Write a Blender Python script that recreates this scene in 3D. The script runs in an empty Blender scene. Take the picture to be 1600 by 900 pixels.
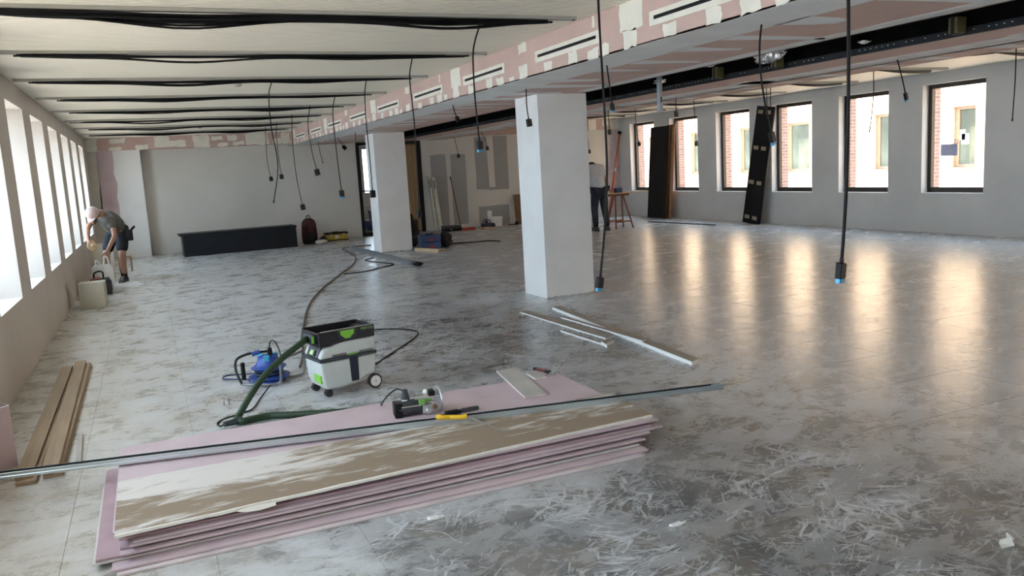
import bpy, bmesh, math, random
from mathutils import Vector, Matrix, Euler
random.seed(7)
SC = bpy.context.scene
COL = SC.collection
# ---------------------------------------------------------------- camera
cam_d = bpy.data.cameras.new('camera'); cam = bpy.data.objects.new('camera', cam_d); COL.objects.link(cam)
_r = Vector((0.91136765, -0.40763748, -0.05692711)); _u = Vector((0.1118022, 0.11206918, 0.98739089)); _f = Vector((0.39611776, 0.90624069, -0.14771099))
cam.matrix_world = Matrix(((_r.x, _u.x, -_f.x, 0), (_r.y, _u.y, -_f.y, 0), (_r.z, _u.z, -_f.z, 1.55), (0, 0, 0, 1)))
cam_d.sensor_width = 36; cam_d.sensor_fit = 'HORIZONTAL'; cam_d.lens = 1274.0 * 36 / 1600; cam_d.clip_end = 300
SC.camera = cam
# ---------------------------------------------------------------- sky, sun, exposure
w = bpy.data.worlds.new('sky'); SC.world = w; w.use_nodes = True
bg = w.node_tree.nodes['Background']; bg.inputs[0].default_value = (0.66, 0.83, 1.0, 1); bg.inputs[1].default_value = 1.8
sd = bpy.data.lights.new('sun', 'SUN'); sun = bpy.data.objects.new('sun', sd); COL.objects.link(sun)
sd.energy = 7.0; sd.angle = 0.02; sd.color = (1.0, 0.90, 0.76)
sun.rotation_euler = Vector((-0.2, 0.62, 0.76)).to_track_quat('Z', 'Y').to_euler()
vs = SC.view_settings; vs.view_transform = 'Standard'; vs.look = 'None'; vs.gamma = 1; vs.use_curve_mapping = False; vs.exposure = 2.42
SC.cycles.use_denoising = True; SC.cycles.diffuse_bounces = 4; SC.cycles.glossy_bounces = 3; SC.cycles.max_bounces = 8; SC.cycles.sample_clamp_indirect = 8; SC.cycles.adaptive_threshold = 0.08
# ---------------------------------------------------------------- helpers
class MB:
    def __init__(s): s.v = []; s.f = []
    def add(s, vs, fs, M=None):
        o = len(s.v)
        s.v += [tuple(M @ Vector(v)) if M else tuple(v) for v in vs]
        s.f += [tuple(i + o for i in f) for f in fs]; return s
    def box(s, x0, x1, y0, y1, z0, z1, M=None):
        return s.add([(x0,y0,z0),(x1,y0,z0),(x1,y1,z0),(x0,y1,z0),(x0,y0,z1),(x1,y0,z1),(x1,y1,z1),(x0,y1,z1)],
                     [(0,3,2,1),(4,5,6,7),(0,1,5,4),(1,2,6,5),(2,3,7,6),(3,0,4,7)], M)
    def taper(s, a, z0, b, z1, M=None):   # a, b = (x0,x1,y0,y1)
        return s.add([(a[0],a[2],z0),(a[1],a[2],z0),(a[1],a[3],z0),(a[0],a[3],z0),(b[0],b[2],z1),(b[1],b[2],z1),(b[1],b[3],z1),(b[0],b[3],z1)],
                     [(0,3,2,1),(4,5,6,7),(0,1,5,4),(1,2,6,5),(2,3,7,6),(3,0,4,7)], M)
    def prism(s, poly, z0, z1, M=None):
        n = len(poly)
        return s.add([(x,y,z0) for x,y in poly] + [(x,y,z1) for x,y in poly],
                     [tuple(range(n-1,-1,-1)), tuple(range(n,2*n))] + [(i,(i+1)%n,n+(i+1)%n,n+i) for i in range(n)], M)
    def lathe(s, prof, n=20, M=None):
        vs = []; fs = []
        for r, z in prof:
            for i in range(n):
                a = 2*math.pi*i/n; vs.append((r*math.cos(a), r*math.sin(a), z))
        m = len(prof)
        for j in range(m-1):
            for i in range(n):
                k = (i+1) % n; fs.append((j*n+i, j*n+k, (j+1)*n+k, (j+1)*n+i))
        fs.append(tuple(range(n-1,-1,-1))); fs.append(tuple((m-1)*n+i for i in range(n)))
        return s.add(vs, fs, M)
    def cyl(s, a, b, r, n=12, r2=None): return s.tube([a, b], [r, r2 if r2 is not None else r], n)
    def tube(s, pts, r, n=8, closed=False):
        P = [Vector(p) for p in pts]; m = len(P); rs = r if isinstance(r, (list, tuple)) else [r]*m
        vs = []; fs = []; nrm = None
        for i in range(m):
            if closed: t = P[(i+1)%m] - P[i-1]
            else: t = P[min(i+1,m-1)] - P[max(i-1,0)]
            t.normalize()
            if nrm is None: nrm = t.orthogonal().normalized()
            else: nrm = (nrm - t*nrm.dot(t)); nrm = nrm.normalized() if nrm.length > 1e-6 else t.orthogonal().normalized()
            b = t.cross(nrm)
            for k in range(n):
                a = 2*math.pi*k/n; vs.append(P[i] + (nrm*math.cos(a) + b*math.sin(a))*rs[i])
        for j in range(m if closed else m-1):
            j2 = (j+1) % m
            for i in range(n):
                k = (i+1) % n; fs.append((j*n+i, j*n+k, j2*n+k, j2*n+i))
        if not closed: fs.append(tuple(range(n-1,-1,-1))); fs.append(tuple((m-1)*n+i for i in range(n)))
        return s.add(vs, fs)
    def ball(s, c, r, n=10, sc=(1,1,1)):
        pr = [(r*math.sin(math.pi*j/n), -r*math.cos(math.pi*j/n)) for j in range(n+1)]
        pr[0] = (r*0.02, -r); pr[-1] = (r*0.02, r)
        return s.lathe(pr, max(8, n+2), Matrix.Translation(c) @ Matrix.Diagonal((*sc, 1)))
    def mesh(s, name, m, smooth=35, bevel=0, seg=1):
        me = bpy.data.meshes.new(name); me.from_pydata(s.v, [], s.f)
        bm = bmesh.new(); bm.from_mesh(me); bmesh.ops.recalc_face_normals(bm, faces=bm.faces)
        if bevel:
            es = [e for e in bm.edges if len(e.link_faces) == 2 and e.calc_face_angle(0) > 0.6]
            bmesh.ops.bevel(bm, geom=es, offset=bevel, segments=seg, affect='EDGES', profile=0.5)
        bm.to_mesh(me); bm.free()
        if smooth:
            me.shade_smooth(); me.set_sharp_from_angle(angle=math.radians(smooth))
        me.materials.append(m); return me
    def build(s, name, m, parent=None, smooth=35, bevel=0, seg=1):
        o = bpy.data.objects.new(name, s.mesh(name, m, smooth, bevel, seg)); COL.objects.link(o)
        if parent: o.parent = parent
        return o
def tag(o, label=None, cat=None, group=None, kind=None):
    if label: o['label'] = label
    if cat: o['category'] = cat
    if group: o['group'] = group
    if kind: o['kind'] = kind
    return o
def empty(name, loc=(0,0,0), rz=0, rot=None):
    o = bpy.data.objects.new(name, None); COL.objects.link(o); o.location = loc; o.rotation_euler = rot or (0,0,rz); o.empty_display_size = 0.1; return o
def thing(name, label, cat, loc=(0,0,0), rz=0, group=None, rot=None): return tag(empty(name, loc, rz, rot), label, cat, group)
def smooth_path(pts, n=6):
    P = [Vector(p) for p in pts]; out = []
    for i in range(len(P)-1):
        p0 = P[max(i-1,0)]; p1 = P[i]; p2 = P[i+1]; p3 = P[min(i+2,len(P)-1)]
        for k in range(n):
            t = k/n
            out.append(0.5*((2*p1)+(p2-p0)*t+(2*p0-5*p1+4*p2-p3)*t*t+(3*p1-p0-3*p2+p3)*t**3))
    out.append(P[-1]); return out
def frame(o, x, y=None, z=None):
    M = Matrix.Identity(4); x = Vector(x).normalized(); z = Vector(z or (0,0,1)); y = z.cross(x).normalized(); z = x.cross(y)
    for i in range(3): M[i][0] = x[i]; M[i][1] = y[i]; M[i][2] = z[i]; M[i][3] = o[i]
    return M
def RZ(a): return Matrix.Rotation(a, 4, 'Z')
def T(*a): return Matrix.Translation(a)
# ---------------------------------------------------------------- materials
def mat(name, col, rough=0.6, metal=0.0, var=0.08, scale=6.0, bump=0.0, bscale=60.0, spec=0.5, col2=None, stretch=(1,1,1), trans=0.0):
    m = bpy.data.materials.new(name); m.use_nodes = True; nt = m.node_tree; N = nt.nodes; L = nt.links
    b = N['Principled BSDF']; b.inputs['Roughness'].default_value = rough; b.inputs['Metallic'].default_value = metal
    b.inputs['Specular IOR Level'].default_value = spec
    tc = N.new('ShaderNodeTexCoord'); mp = N.new('ShaderNodeMapping'); mp.inputs['Scale'].default_value = stretch; L.new(tc.outputs['Object'], mp.inputs[0])
    nz = N.new('ShaderNodeTexNoise'); nz.inputs['Scale'].default_value = scale; nz.inputs['Detail'].default_value = 5; L.new(mp.outputs[0], nz.inputs['Vector'])
    rp = N.new('ShaderNodeValToRGB'); rp.color_ramp.elements[0].position = 0.35; rp.color_ramp.elements[1].position = 0.65
    c2 = col2 or tuple(min(1, c*(1+var)) for c in col); c1 = col if col2 else tuple(c*(1-var) for c in col)
    rp.color_ramp.elements[0].color = (*c1, 1); rp.color_ramp.elements[1].color = (*c2, 1)
    L.new(nz.outputs['Fac'], rp.inputs[0]); L.new(rp.outputs[0], b.inputs['Base Color'])
    if trans: b.inputs['Transmission Weight'].default_value = trans
    if bump:
        n2 = N.new('ShaderNodeTexNoise'); n2.inputs['Scale'].default_value = bscale; n2.inputs['Detail'].default_value = 4; L.new(mp.outputs[0], n2.inputs['Vector'])
        bp = N.new('ShaderNodeBump'); bp.inputs['Strength'].default_value = bump; bp.inputs['Distance'].default_value = 0.01
        L.new(n2.outputs['Fac'], bp.inputs['Height']); L.new(bp.outputs[0], b.inputs['Normal'])
    return m
def glass_mat(name, tint=(1,1,1), gloss=0.08):
    m = bpy.data.materials.new(name); m.use_nodes = True; nt = m.node_tree; N = nt.nodes; L = nt.links; N.clear()
    out = N.new('ShaderNodeOutputMaterial'); mx = N.new('ShaderNodeMixShader'); tr = N.new('ShaderNodeBsdfTransparent'); gl = N.new('ShaderNodeBsdfGlossy'); fr = N.new('ShaderNodeLayerWeight'); pw = N.new('ShaderNodeMath'); pw.operation = 'POWER'; pw.inputs[1].default_value = 4.0; ma = N.new('ShaderNodeMath'); ma.operation = 'MULTIPLY_ADD'; ma.inputs[1].default_value = 0.5; ma.inputs[2].default_value = 0.03
    tr.inputs[0].default_value = (*tint, 1); gl.inputs['Roughness'].default_value = 0.02; fr.inputs[0].default_value = 0.5
    L.new(fr.outputs['Facing'], pw.inputs[0]); L.new(pw.outputs[0], ma.inputs[0]); L.new(ma.outputs[0], mx.inputs[0]); L.new(tr.outputs[0], mx.inputs[1]); L.new(gl.outputs[0], mx.inputs[2]); L.new(mx.outputs[0], out.inputs[0]); return m

def floor_mat():
    m = bpy.data.materials.new('dusty_floor'); m.use_nodes = True; nt = m.node_tree; N = nt.nodes; L = nt.links; b = N['Principled BSDF']
    geo = N.new('ShaderNodeNewGeometry'); P = geo.outputs['Position']
    def noise(scale, det=5, rough=0.6, dist=0.0, mp=None, sc=(1,1,1), rz=0.0, off=(0,0,0)):
        mpn = N.new('ShaderNodeMapping'); mpn.vector_type = 'TEXTURE'; mpn.inputs['Scale'].default_value = tuple(1/q for q in sc); mpn.inputs['Rotation'].default_value = (0,0,rz); mpn.inputs['Location'].default_value = off
        L.new(mp or P, mpn.inputs[0])
        n = N.new('ShaderNodeTexNoise'); n.inputs['Scale'].default_value = scale; n.inputs['Detail'].default_value = det; n.inputs['Roughness'].default_value = rough; n.inputs['Distortion'].default_value = dist
        L.new(mpn.outputs[0], n.inputs['Vector']); return n.outputs['Fac']
    def rng(v, a, c, lo=0.0, hi=1.0):
        r = N.new('ShaderNodeMapRange'); r.interpolation_type = 'SMOOTHSTEP'; r.inputs[1].default_value = a; r.inputs[2].default_value = c; r.inputs[3].default_value = lo; r.inputs[4].default_value = hi
        L.new(v, r.inputs[0]); return r.outputs[0]
    def mth(op, a, c=None):
        n = N.new('ShaderNodeMath'); n.operation = op; n.use_clamp = op in ('ADD', 'MULTIPLY', 'SUBTRACT', 'MAXIMUM')
        for i, v in enumerate((a, c)):
            if v is None: continue
            if isinstance(v, (int, float)): n.inputs[i].default_value = v
            else: L.new(v, n.inputs[i])
        return n.outputs[0]
    def mix(f, a, c):
        n = N.new('ShaderNodeMix'); n.data_type = 'RGBA'
        if isinstance(f, (int, float)): n.inputs[0].default_value = f
        else: L.new(f, n.inputs[0])
        for i, v in ((6, a), (7, c)):
            if isinstance(v, tuple): n.inputs[i].default_value = (*v, 1)
            else: L.new(v, n.inputs[i])
        return n.outputs[2]
    sx = N.new('ShaderNodeSeparateXYZ'); L.new(P, sx.inputs[0]); X, Y = sx.outputs[0], sx.outputs[1]
    def spot(cx, cy, rx, ry, wob=0.5):   # soft worn area around a place on the floor
        dx = mth('DIVIDE', mth('ADD_', X, -cx) if False else sub(X, cx), rx); dy = mth('DIVIDE', sub(Y, cy), ry)
        d = N.new('ShaderNodeMath'); d.operation = 'SQRT'; s2 = N.new('ShaderNodeMath'); s2.operation = 'ADD'
        for i, v in enumerate((dx, dy)):
            q = N.new('ShaderNodeMath'); q.operation = 'MULTIPLY'; L.new(v, q.inputs[0]); L.new(v, q.inputs[1]); L.new(q.outputs[0], s2.inputs[i])
        L.new(s2.outputs[0], d.inputs[0])
        a = N.new('ShaderNodeMath'); a.operation = 'ADD'; L.new(d.outputs[0], a.inputs[0]); wn = N.new('ShaderNodeMath'); wn.operation = 'MULTIPLY_ADD'
        L.new(big, wn.inputs[0]); wn.inputs[1].default_value = wob*2; wn.inputs[2].default_value = -wob; L.new(wn.outputs[0], a.inputs[1])
        return rng(a.outputs[0], 1.15, 0.45)
    def sub(v, c):
        n = N.new('ShaderNodeMath'); n.operation = 'SUBTRACT'; L.new(v, n.inputs[0]); n.inputs[1].default_value = c; return n.outputs[0]
    big = noise(0.9, 3, 0.6, 0.4)
    big2 = noise(0.5, 3, 0.55, 0.3, off=(7,3,0))
    # worn, scratched area in front of and behind the board stack; cleaner strip by the left windows; smooth grey field to the right
    dark = mth('MAXIMUM', spot(2.1, 2.5, 2.1, 1.45), spot(2.7, 6.9, 1.5, 2.6))
    leftm = rng(X, 0.9, -0.6)
    rightm = rng(mth('ADD_', X) if False else X, 3.4, 5.2)
    grey = mix(rng(big, 0.36, 0.62), (0.29, 0.29, 0.285), (0.46, 0.47, 0.475))
    beige = mix(rng(big2, 0.38, 0.62), (0.41, 0.375, 0.31), (0.54, 0.52, 0.475))
    base = mix(leftm, grey, beige)
    base = mix(rightm, base, mix(rng(big2, 0.35, 0.65), (0.46, 0.485, 0.515), (0.53, 0.55, 0.575)))
    base = mix(mth('MULTIPLY', rng(big2, 0.50, 0.60), mth('MULTIPLY', rng(X, 4.5, 2.5), 0.55)), base, (0.30, 0.26, 0.205))
    base = mix(mth('MULTIPLY', dark, 0.88), base, mix(rng(noise(2.2, 3, 0.6, 0.8), 0.4, 0.6), (0.07, 0.067, 0.067), (0.15, 0.13, 0.108)))
    # coordinates wobbled a little, so that strokes bend as wiped plaster does
    def vadd(p, scale, amt):
        n = N.new('ShaderNodeTexNoise'); n.inputs['Scale'].default_value = scale; n.inputs['Detail'].default_value = 1; L.new(p, n.inputs['Vector'])
        q = N.new('ShaderNodeVectorMath'); q.operation = 'SUBTRACT'; L.new(n.outputs['Color'], q.inputs[0]); q.inputs[1].default_value = (0.5, 0.5, 0.5)
        r = N.new('ShaderNodeVectorMath'); r.operation = 'SCALE'; L.new(q.outputs[0], r.inputs[0]); r.inputs['Scale'].default_value = amt
        t_ = N.new('ShaderNodeVectorMath'); t_.operation = 'ADD'; L.new(p, t_.inputs[0]); L.new(r.outputs[0], t_.inputs[1]); return t_.outputs[0]
    PW = vadd(vadd(P, 1.3, 0.30), 6.0, 0.08)
    # smears of plaster dust
    sm = noise(3.6, 5, 0.76, 0.35); sm2 = noise(9.0, 5, 0.72, 0.4, off=(3,9,0)); sm3 = noise(2.8, 5, 0.76, 0.3, mp=PW, sc=(0.75, 1.35, 1), rz=0.2, off=(1,4,0))
    chip = noise(24.0, 3, 0.7, 0.3, mp=PW, off=(1,2,0))
    dust = mth('MULTIPLY', rng(sm, 0.42, 0.62), 0.7)
    dust = mth('MAXIMUM', dust, mth('MULTIPLY', rng(sm3, 0.46, 0.60), 0.85))
    dust = mth('MAXIMUM', dust, mth('MULTIPLY', rng(sm2, 0.55, 0.68), 0.5))
    # scuffs and scratches: bent strokes at several angles, broken up by a finer noise
    st = None
    for i, (rz, s, asp) in enumerate(((0.35, 1.0, 8), (-0.45, 1.3, 9), (1.05, 1.2, 8), (-1.1, 1.0, 9), (0.02, 0.8, 10), (0.7, 1.6, 8))):
        k = noise(3.6*s, 2.5, 0.66, 0.35, mp=PW, sc=(1.0, asp, 1), rz=rz, off=(i*3.1, i*1.7, 0))
        st = k if st is None else mth('MAXIMUM', st, k)
    cloud = noise(1.7, 5, 0.74, 0.3, off=(9,2,0))
    amt = rng(cloud, 0.34, 0.66, -0.05, 0.10)
    ss = N.new('ShaderNodeMath'); ss.operation = 'ADD'; L.new(st, ss.inputs[0]); L.new(amt, ss.inputs[1])
    ch = N.new('ShaderNodeMath'); ch.operation = 'MULTIPLY_ADD'; L.new(chip, ch.inputs[0]); ch.inputs[1].default_value = 0.22; L.new(ss.outputs[0], ch.inputs[2])
    near = mth('MAXIMUM', mth('MAXIMUM', dark, spot(1.6, 2.4, 2.6, 1.9)), rng(Y, 13.0, 8.0, 0.0, 0.3))
    near = mth('MULTIPLY', near, rng(X, 4.4, 3.0, 0.12, 1.0))
    scr = mth('MULTIPLY', rng(ch.outputs[0], 0.68, 0.90), near)
    dustw = mth('MULTIPLY', dust, rng(X, 4.8, 3.0, 0.22, 1.0))
    dustw = mth('MULTIPLY', dustw, rng(dark, 0.0, 1.0, 0.95, 0.36))
    alld = mth('MAXIMUM', dustw, mth('MULTIPLY', scr, 0.95))
    # dark scuffs
    sc_ = mth('MULTIPLY', rng(noise(3.0, 4, 0.72, 0.3, mp=PW, sc=(0.8, 1.5, 1), rz=0.3, off=(4,4,0)), 0.52, 0.70), rng(X, 4.8, 3.5, 0.22, 0.5))
    colr = mix(alld, base, mix(leftm, (0.64, 0.67, 0.70), (0.60, 0.60, 0.58)))
    colr = mix(mth('MULTIPLY', sc_, rng(alld, 0.75, 0.2, 0.25, 1.0)), colr, (0.13, 0.126, 0.123))
    L.new(colr, b.inputs['Base Color'])
    rg = N.new('ShaderNodeMapRange'); L.new(alld, rg.inputs[0]); rg.inputs[3].default_value = 0.24; rg.inputs[4].default_value = 0.44
    L.new(rg.outputs[0], b.inputs['Roughness']); b.inputs['Specular IOR Level'].default_value = 0.6
    bp = N.new('ShaderNodeBump'); bp.inputs['Strength'].default_value = 0.13; bp.inputs['Distance'].default_value = 0.02
    hh = N.new('ShaderNodeMath'); hh.operation = 'ADD'; L.new(noise(9.0, 4, 0.6, 0.4, sc=(0.7, 1.3, 1)), hh.inputs[0]); L.new(mth('MULTIPLY', alld, 0.25), hh.inputs[1])
    L.new(hh.outputs[0], bp.inputs['Height']); L.new(bp.outputs[0], b.inputs['Normal'])
    return m
def brick_mat(name, c1, c2, mortar, scale=1.0, plane='YZ', bw=0.21, bh=0.065):
    m = bpy.data.materials.new(name); m.use_nodes = True; nt = m.node_tree; N = nt.nodes; L = nt.links; b = N['Principled BSDF']
    geo = N.new('ShaderNodeNewGeometry'); sx = N.new('ShaderNodeSeparateXYZ'); L.new(geo.outputs['Position'], sx.inputs[0]); cb = N.new('ShaderNodeCombineXYZ')
    ad = N.new('ShaderNodeMath'); ad.operation = 'ADD'; L.new(sx.outputs[0], ad.inputs[0]); L.new(sx.outputs[1], ad.inputs[1]); L.new(ad.outputs[0], cb.inputs[0]); L.new(sx.outputs[2], cb.inputs[1])
    br = N.new('ShaderNodeTexBrick'); br.inputs['Color1'].default_value = (*c1, 1); br.inputs['Color2'].default_value = (*c2, 1); br.inputs['Mortar'].default_value = (*mortar, 1)
    br.inputs['Scale'].default_value = 1; br.inputs['Brick Width'].default_value = bw; br.inputs['Row Height'].default_value = bh; br.inputs['Mortar Size'].default_value = 0.006
    L.new(cb.outputs[0], br.inputs['Vector']); L.new(br.outputs['Color'], b.inputs['Base Color']); b.inputs['Roughness'].default_value = 0.85
    bp = N.new('ShaderNodeBump'); bp.inputs['Strength'].default_value = 0.5; bp.inputs['Distance'].default_value = 0.005; bp.invert = True; L.new(br.outputs['Fac'], bp.inputs['Height']); L.new(bp.outputs[0], b.inputs['Normal'])
    return m
M = {}
M['floor'] = floor_mat()
M['joint'] = mat('floor_joint', (0.10,0.095,0.09), 0.9)
M['wallL'] = mat('plaster_warm_grey', (0.51,0.465,0.42), 0.85, var=0.04, scale=1.5, bump=0.05)
M['wallR'] = mat('plaster_grey', (0.60,0.585,0.56), 0.85, var=0.05, scale=1.2, bump=0.05)
M['wallB'] = mat('plaster_pale', (0.62,0.605,0.56), 0.85, var=0.06, scale=0.8, bump=0.04)
M['white'] = mat('paint_white', (0.80,0.80,0.78), 0.75, var=0.03, scale=2.0, bump=0.03)
M['column'] = mat('column_skim', (0.76,0.75,0.73), 0.8, var=0.035, scale=3.0, bump=0.06, bscale=25)
M['ceil'] = mat('ribbed_ceiling', (0.80,0.755,0.655), 0.5, var=0.03, scale=1.0)
M['pink'] = mat('plasterboard_pink', (0.56,0.40,0.35), 0.8, var=0.06, scale=3)
M['pinkb'] = mat('board_pink', (0.54,0.43,0.455), 0.8, var=0.07, scale=4, bump=0.02)
M['pinkd'] = mat('board_pink_deep', (0.43,0.305,0.33), 0.85, var=0.10, scale=5)
M['pinkl'] = mat('board_pink_dusty', (0.60,0.52,0.52), 0.85, var=0.12, scale=5)
M['filler'] = mat('joint_filler', (0.78,0.75,0.66), 0.85, var=0.05, scale=5, bump=0.05)
M['fillerg'] = mat('joint_filler_grey', (0.74,0.75,0.75), 0.85, var=0.04, scale=4, bump=0.03)
M['brown_frame'] = mat('window_frame_brown', (0.022,0.014,0.011), 0.4, var=0.2)
M['black'] = mat('black_plastic', (0.012,0.012,0.013), 0.45, spec=0.15, var=0.2)
M['cable'] = mat('cable_rubber', (0.010,0.010,0.011), 0.55, spec=0.15, var=0.2)
M['steel'] = mat('galvanised_steel', (0.60,0.67,0.70), 0.30, 0.75, var=0.10, scale=14, stretch=(0.3,1,1))
M['dark_steel'] = mat('dark_metal', (0.022,0.023,0.025), 0.5, 0.2, spec=0.2, var=0.2)
M['traygrey'] = mat('tray_paint', (0.42,0.41,0.37), 0.5, var=0.05)
M['glass'] = glass_mat('window_glass')
M['brick'] = brick_mat('brick_red', (0.32,0.20,0.165), (0.25,0.15,0.125), (0.42,0.38,0.34))
M['facade'] = brick_mat('facade_brick_pale', (0.85,0.58,0.36), (0.79,0.51,0.30), (0.80,0.60,0.42), bw=0.24, bh=0.075)
M['ground'] = mat('court_paving', (0.36,0.35,0.33), 0.9, var=0.1, scale=0.6)
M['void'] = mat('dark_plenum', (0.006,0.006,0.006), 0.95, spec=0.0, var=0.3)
M['wood'] = mat('planed_wood', (0.32,0.20,0.10), 0.6, var=0.14, scale=7, stretch=(6,0.35,1), bump=0.03)
M['wood_dark'] = mat('wood_dark', (0.15,0.085,0.045), 0.6, var=0.2, scale=5, stretch=(5,0.5,1))
M['wood_pale'] = mat('wood_pale', (0.55,0.40,0.24), 0.65, var=0.1, scale=6, stretch=(5,0.5,1))
M['grey_board'] = mat('grey_board', (0.44,0.42,0.39), 0.8, var=0.08, scale=5)
M['grey_card'] = mat('board_face_grey', (0.33,0.33,0.315), 0.85, var=0.03, scale=2)

# ================================================================= STRUCTURE
XL, XR, Y0, Y1 = -1.09, 12.3, -4.6, 20.35
ZC, ZCR, ZS = 2.65, 2.70, 2.33
BX0, SX0, SX1, BX1 = 3.26, 4.67, 5.80, 7.23
floor = MB().box(XL-0.45, XR+0.45, Y0-0.3, Y1+0.3, -0.25, -0.008).build('floor', M['joint'], smooth=0)
tag(floor, 'dusty grey raised floor of square panels across the room', 'floor', kind='structure')
cells = []
xs = [0.1+0.6*k for k in range(-2, 21)]; ys = [0.15+0.6*k for k in range(-8, 34)]
edges_x = [XL] + [x for x in xs if XL < x < XR] + [XR]; edges_y = [Y0] + [y for y in ys if Y0 < y < Y1] + [Y1]
camv = Vector((0,0,1.55))
for i in range(len(edges_x)-1):
    for j in range(len(edges_y)-1):
        x0, x1, y0, y1 = edges_x[i], edges_x[i+1], edges_y[j], edges_y[j+1]
        c = Vector(((x0+x1)/2, (y0+y1)/2, 0)); q = c - camv; dz = q.dot(_f)
        vis = dz > 0.3 and abs(q.dot(_r)/dz) < 0.68 and abs(q.dot(_u)/dz) < 0.42
        cells.append((0 if vis else 1, q.length, x0, x1, y0, y1))
cells.sort(); g = 0.0008
shared = None; rest = MB()
for n, (_, d, x0, x1, y0, y1) in enumerate(cells):
    if n < 300:
        full = abs(x1-x0-0.6) < 1e-4 and abs(y1-y0-0.6) < 1e-4
        if full and shared: me = shared
        else:
            me = MB().box(-(x1-x0)/2+g, (x1-x0)/2-g, -(y1-y0)/2+g, (y1-y0)/2-g, -0.008, 0).mesh('floor_panel', M['floor'], 0)
            if full: shared = me
        o = bpy.data.objects.new('floor_panel', me); COL.objects.link(o); o.location = ((x0+x1)/2, (y0+y1)/2, 0); o.parent = floor
    else: rest.box(x0+g, x1-g, y0+g, y1-g, -0.008, 0)
tag(rest.build('floor_panels_beyond', M['floor'], floor, 0), kind='stuff')

def windowed(mb, xa, xb, opens, sill, head, ztop=3.0):
    mb.box(xa, xb, Y0, Y1, -0.25, sill); mb.box(xa, xb, Y0, Y1, head, ztop)
    prev = Y0
    for a, c in opens:
        mb.box(xa, xb, prev, a, sill, head); prev = c
    mb.box(xa, xb, prev, Y1, sill, head)
OL = [(8.87+1.82*k, 10.06+1.82*k) for k in range(-7, 6)]
OR = [(8.99+1.862*k, 10.15+1.862*k) for k in range(-7, 6)]
mb = MB(); windowed(mb, XL-0.45, XL, OL, 0.65, 2.43); wl = mb.build('wall_left', M['wallL'], smooth=0)
tag(wl, 'warm grey plastered wall with a row of deep window reveals', 'wall', kind='structure')
mb = MB(); windowed(mb, XR, XR+0.23, OR, 0.68, 2.51); wr = mb.build('wall_right', M['wallR'], smooth=0)
tag(wr, 'grey plastered wall with dark framed windows onto the court', 'wall', kind='structure')
mb = MB(); windowed(mb, XR+0.23, XR+0.45, OR, 0.66, 2.53); mb.build('brick_facing', M['brick'], wr, 0)
# far wall with the door opening x 4.87..6.55
mb = MB(); mb.box(XL-0.45, 4.87, Y1, Y1+0.2, -0.25, 3.0); mb.box(6.55, XR+0.45, Y1, Y1+0.2, -0.25, 3.0); mb.box(4.87, 6.55, Y1, Y1+0.2, 2.34, 3.0); mb.box(4.87, 6.55, Y1, Y1+0.2, -0.25, 0)
wb = tag(mb.build('wall_back', M['wallB'], smooth=0), 'pale plastered end wall behind the dark bench', 'wall', kind='structure')
wf = tag(MB().box(XL-0.45, XR+0.45, Y0-0.2, Y0, -0.25, 3.0).build('wall_front', M['wallB'], smooth=0), 'plain plastered end wall behind the viewer', 'wall', kind='structure')
roof = tag(MB().box(XL-0.45, XR+0.45, Y0-0.2, Y1+0.2, 3.0, 3.3).build('roof', M['void'], smooth=0), 'concrete roof slab above the ceilings', 'roof', kind='structure')
# ribbed ceilings: real corrugation, pitch 5 cm
def ribbed(x0, x1, z, name, label):
    mb = MB(); prof = []; y = Y0
    while y < Y1 - 0.01:
        prof += [(y, z), (y+0.026, z), (y+0.031, z+0.018), (y+0.045, z+0.018)]; y += 0.05
    prof.append((Y1, z)); n = len(prof)
    vs = [(x0, a, c) for a, c in prof] + [(x1, a, c) for a, c in prof]
    mb.add(vs, [(i, i+1, n+i+1, n+i) for i in range(n-1)])
    return tag(mb.build(name, M['ceil'], smooth=0), label, 'ceiling', kind='structure')
ribbed(XL, BX0, ZC, 'ceiling_left', 'cream ribbed ceiling over the window bay with cable trays')
ribbed(BX1, XR, ZCR, 'ceiling_right', 'cream ribbed ceiling along the brown framed windows')
# bulkhead: two soffits with the open service slot between
bulk = MB()
bulk.box(BX0, BX0+0.0125, Y0, Y1, ZS, ZC+0.02); bulk.box(BX0, SX0, Y0, Y1, ZS, ZS+0.0125)
bulk.box(SX1, BX1, Y0, Y1, ZS, ZS+0.0125); bulk.box(BX1-0.0125, BX1, Y0, Y1, ZS, ZCR+0.02)
bulk = tag(bulk.build('ceiling_bulkhead', M['pink'], smooth=0), 'pink plasterboard bulkhead with open service slot along the ceiling', 'bulkhead', kind='structure')
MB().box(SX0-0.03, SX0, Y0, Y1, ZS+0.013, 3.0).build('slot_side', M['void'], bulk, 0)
MB().box(SX1, SX1+0.03, Y0, Y1, ZS+0.013, 3.0).build('slot_side', M['void'], bulk, 0)
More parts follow.
